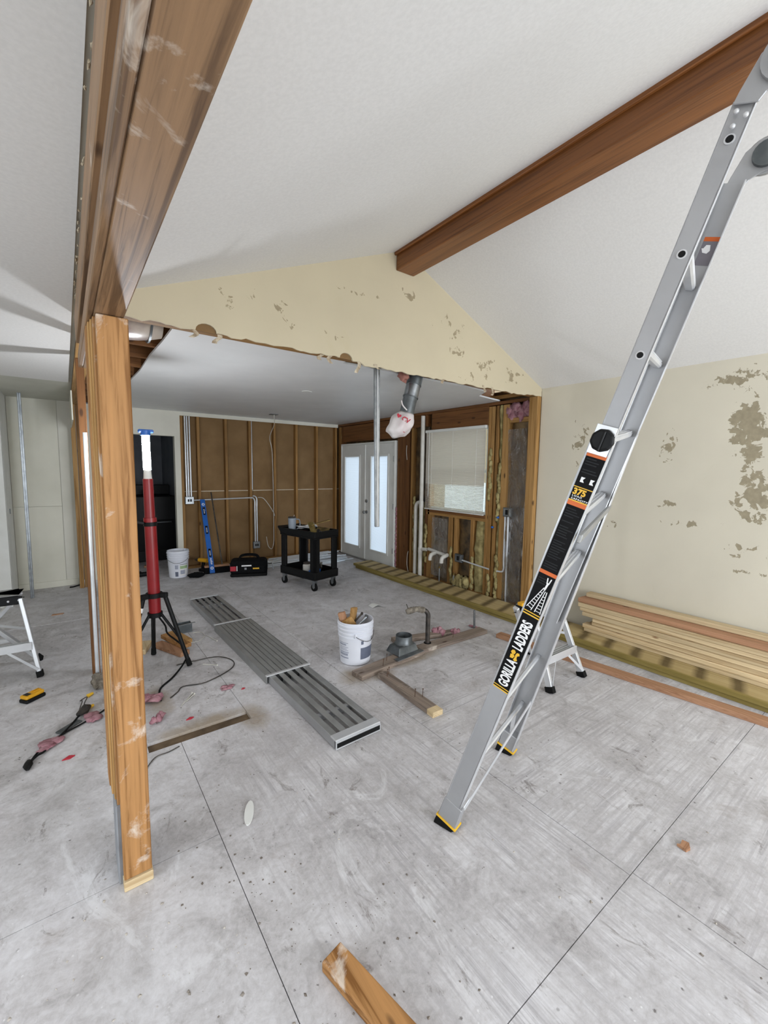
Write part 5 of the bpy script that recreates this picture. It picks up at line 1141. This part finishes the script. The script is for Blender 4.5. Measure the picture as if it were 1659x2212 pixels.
# ================================================================== FLUFF AND LITTER
def fluff(x, y, r_, lab, mat='pink', h_=.02, seed=0, cat='insulation', name='insulation_tuft', grp=None):
    b = MB(); rn = random.Random(seed)
    for k in range(5): b.blob((x+rn.uniform(-r_, r_)*.6, y+rn.uniform(-r_, r_)*.6, h_*.5), (r_*rn.uniform(.35, .6), r_*rn.uniform(.35, .6), h_*rn.uniform(.5, .9)), .6, seed+k, 9, 6, 2.2)
    mz = min(p.z for p in b.v)
    for p in b.v: p.z -= mz
    o = b.build(name, M[mat], None, org=(x, y, 0), smooth=True); return tag(o, lab, cat, grp)
fluff(.41, 3.22, 0.075, 'matted pink insulation heap beside the rough post', seed=1, h_=.03)
fluff(.40, 2.93, 0.045, 'round pink insulation tuft near the trench', seed=2, h_=.03)
fluff(.89, 3.11, 0.045, 'flat pink insulation scrap between trench and work plank', seed=3, h_=.008)
fluff(-.15, 3.02, 0.068, 'pink insulation wisps under the black plug cord', seed=4, h_=.012)
fluff(.05, 3.22, 0.068, 'pink insulation wisps under the old light fitting', seed=5, h_=.012)
fluff(2.88, 2.93, 0.075, 'torn pink insulation strip on the loose stained stud', seed=6, h_=.05)
fluff(3.02, 2.85, 0.045, 'pink insulation knot at the end of the loose stained stud', seed=7, h_=.05)
fluff(3.35, 2.88, 0.053, 'pink insulation crumbs by the steel pipe stub', seed=8, h_=.012)
for k, (x, y, s_, lb) in enumerate(((-.06, 2.83, .03, 'bright red paper scrap on the floor before the plug'), (.574, 2.842, .025, 'bright red paper scrap near the trench'), (.98, 3.02, .016, 'small red chip beside the work plank'))):
    o = MB().prism([(-s_, -.3*s_), (.2*s_, -.5*s_), (s_, .1*s_), (.1*s_, .6*s_)], lambda u, v, w_: (x+u, y+v, w_), .001, .006).build('paper_scrap', M['print_red'], None, org=(x, y, 0)); tag(o, lb, 'paper scrap')
o = MB().prism([(.05*math.cos(t_*.4)*(.45), .085*math.sin(t_*.4)) for t_ in range(16)], lambda u, v, w_: (.622+u*.9+v*.35, 1.866+v*.8-u*.3, w_), .001, .006).build('plaster_flake', M['white'], None, org=(.622, 1.866, 0)); tag(o, 'leaf-shaped white plaster flake on the open plywood', 'flake')
o = MB().prism([(-.025, -.015), (.0, -.022), (.028, -.008), (.022, .016), (-.01, .012), (-.02, .022)], lambda u, v, w_: (2.098+u, .575+v, w_), .001, .012).build('wood_chip', M['rosex'], None, org=(2.098, .575, 0)); tag(o, 'tan wood chip lying alone on the plywood near the ladder', 'chip')
o = MB().prism([(-.05, -.02), (.05, -.014), (.06, .012), (-.04, .02)], lambda u, v, w_: (-.14+u, 5.75+v, w_), .001, .008).build('wood_chip', M['rosex'], None, org=(-.14, 5.75, 0)); tag(o, 'tan wood chip on the floor before the pale wall panels', 'chip')
o = MB().grid(lambda u, v: (2.83+.13*u, 3.98+.1*v, .004+.02*math.sin(math.pi*u)), 8, 3).build('plaster_flake', M['white'], None, org=(2.9, 4.0, 0), solid=.002); tag(o, 'curled white paper flake between bucket and treated boards', 'flake')
o = MB().tube(curve([(.27, 2.47, .004), (.33, 2.55, .006), (.40, 2.56, .004), (.46, 2.58, .004)], 4), .003, 6).build('wire', M['iron'], None, org=(.27, 2.47, 0)); tag(o, 'short dark wire on the floor just before the trench', 'wire')
b = MB(); rn = random.Random(33)
for k in range(900):
    z_ = rn.random()
    if z_ < .35: x, y = rn.gauss(.45, .5), rn.gauss(1.35, .35)
    elif z_ < .7: x, y = rn.uniform(-.5, 3.9), rn.uniform(.2, 6.5)
    else: x, y = rn.gauss(.6, .5), rn.gauss(2.9, .4)
    if .07 < x < .21 and 1.75 < y < 2.05: continue
    if x > 3.3 or 1.1 < x < 1.6 and y > 1.95 or abs(y-2.68) < .1: continue
    r_ = .0012 + .005*rn.random()**2.5; an = rn.uniform(0, 3.1)
    b.add([V((x, y, .0006)) + V((math.cos(an+q_*1.57)*r_*rn.uniform(.6, 1.6), math.sin(an+q_*1.57)*r_*rn.uniform(.6, 1.6), 0)) for q_ in range(4)] + [V((x, y, .0035))], [(0,1,4),(1,2,4),(2,3,4),(3,0,4),(3,2,1,0)])
o = b.build('floor_debris', plain('dark_debris', '#6b6259', .9, c2='#b9b2a8', scale=2, lo=.45, hi=.55)); tag(o, 'fine grit and chips scattered over the plywood floor', 'debris'); o['kind'] = 'stuff'
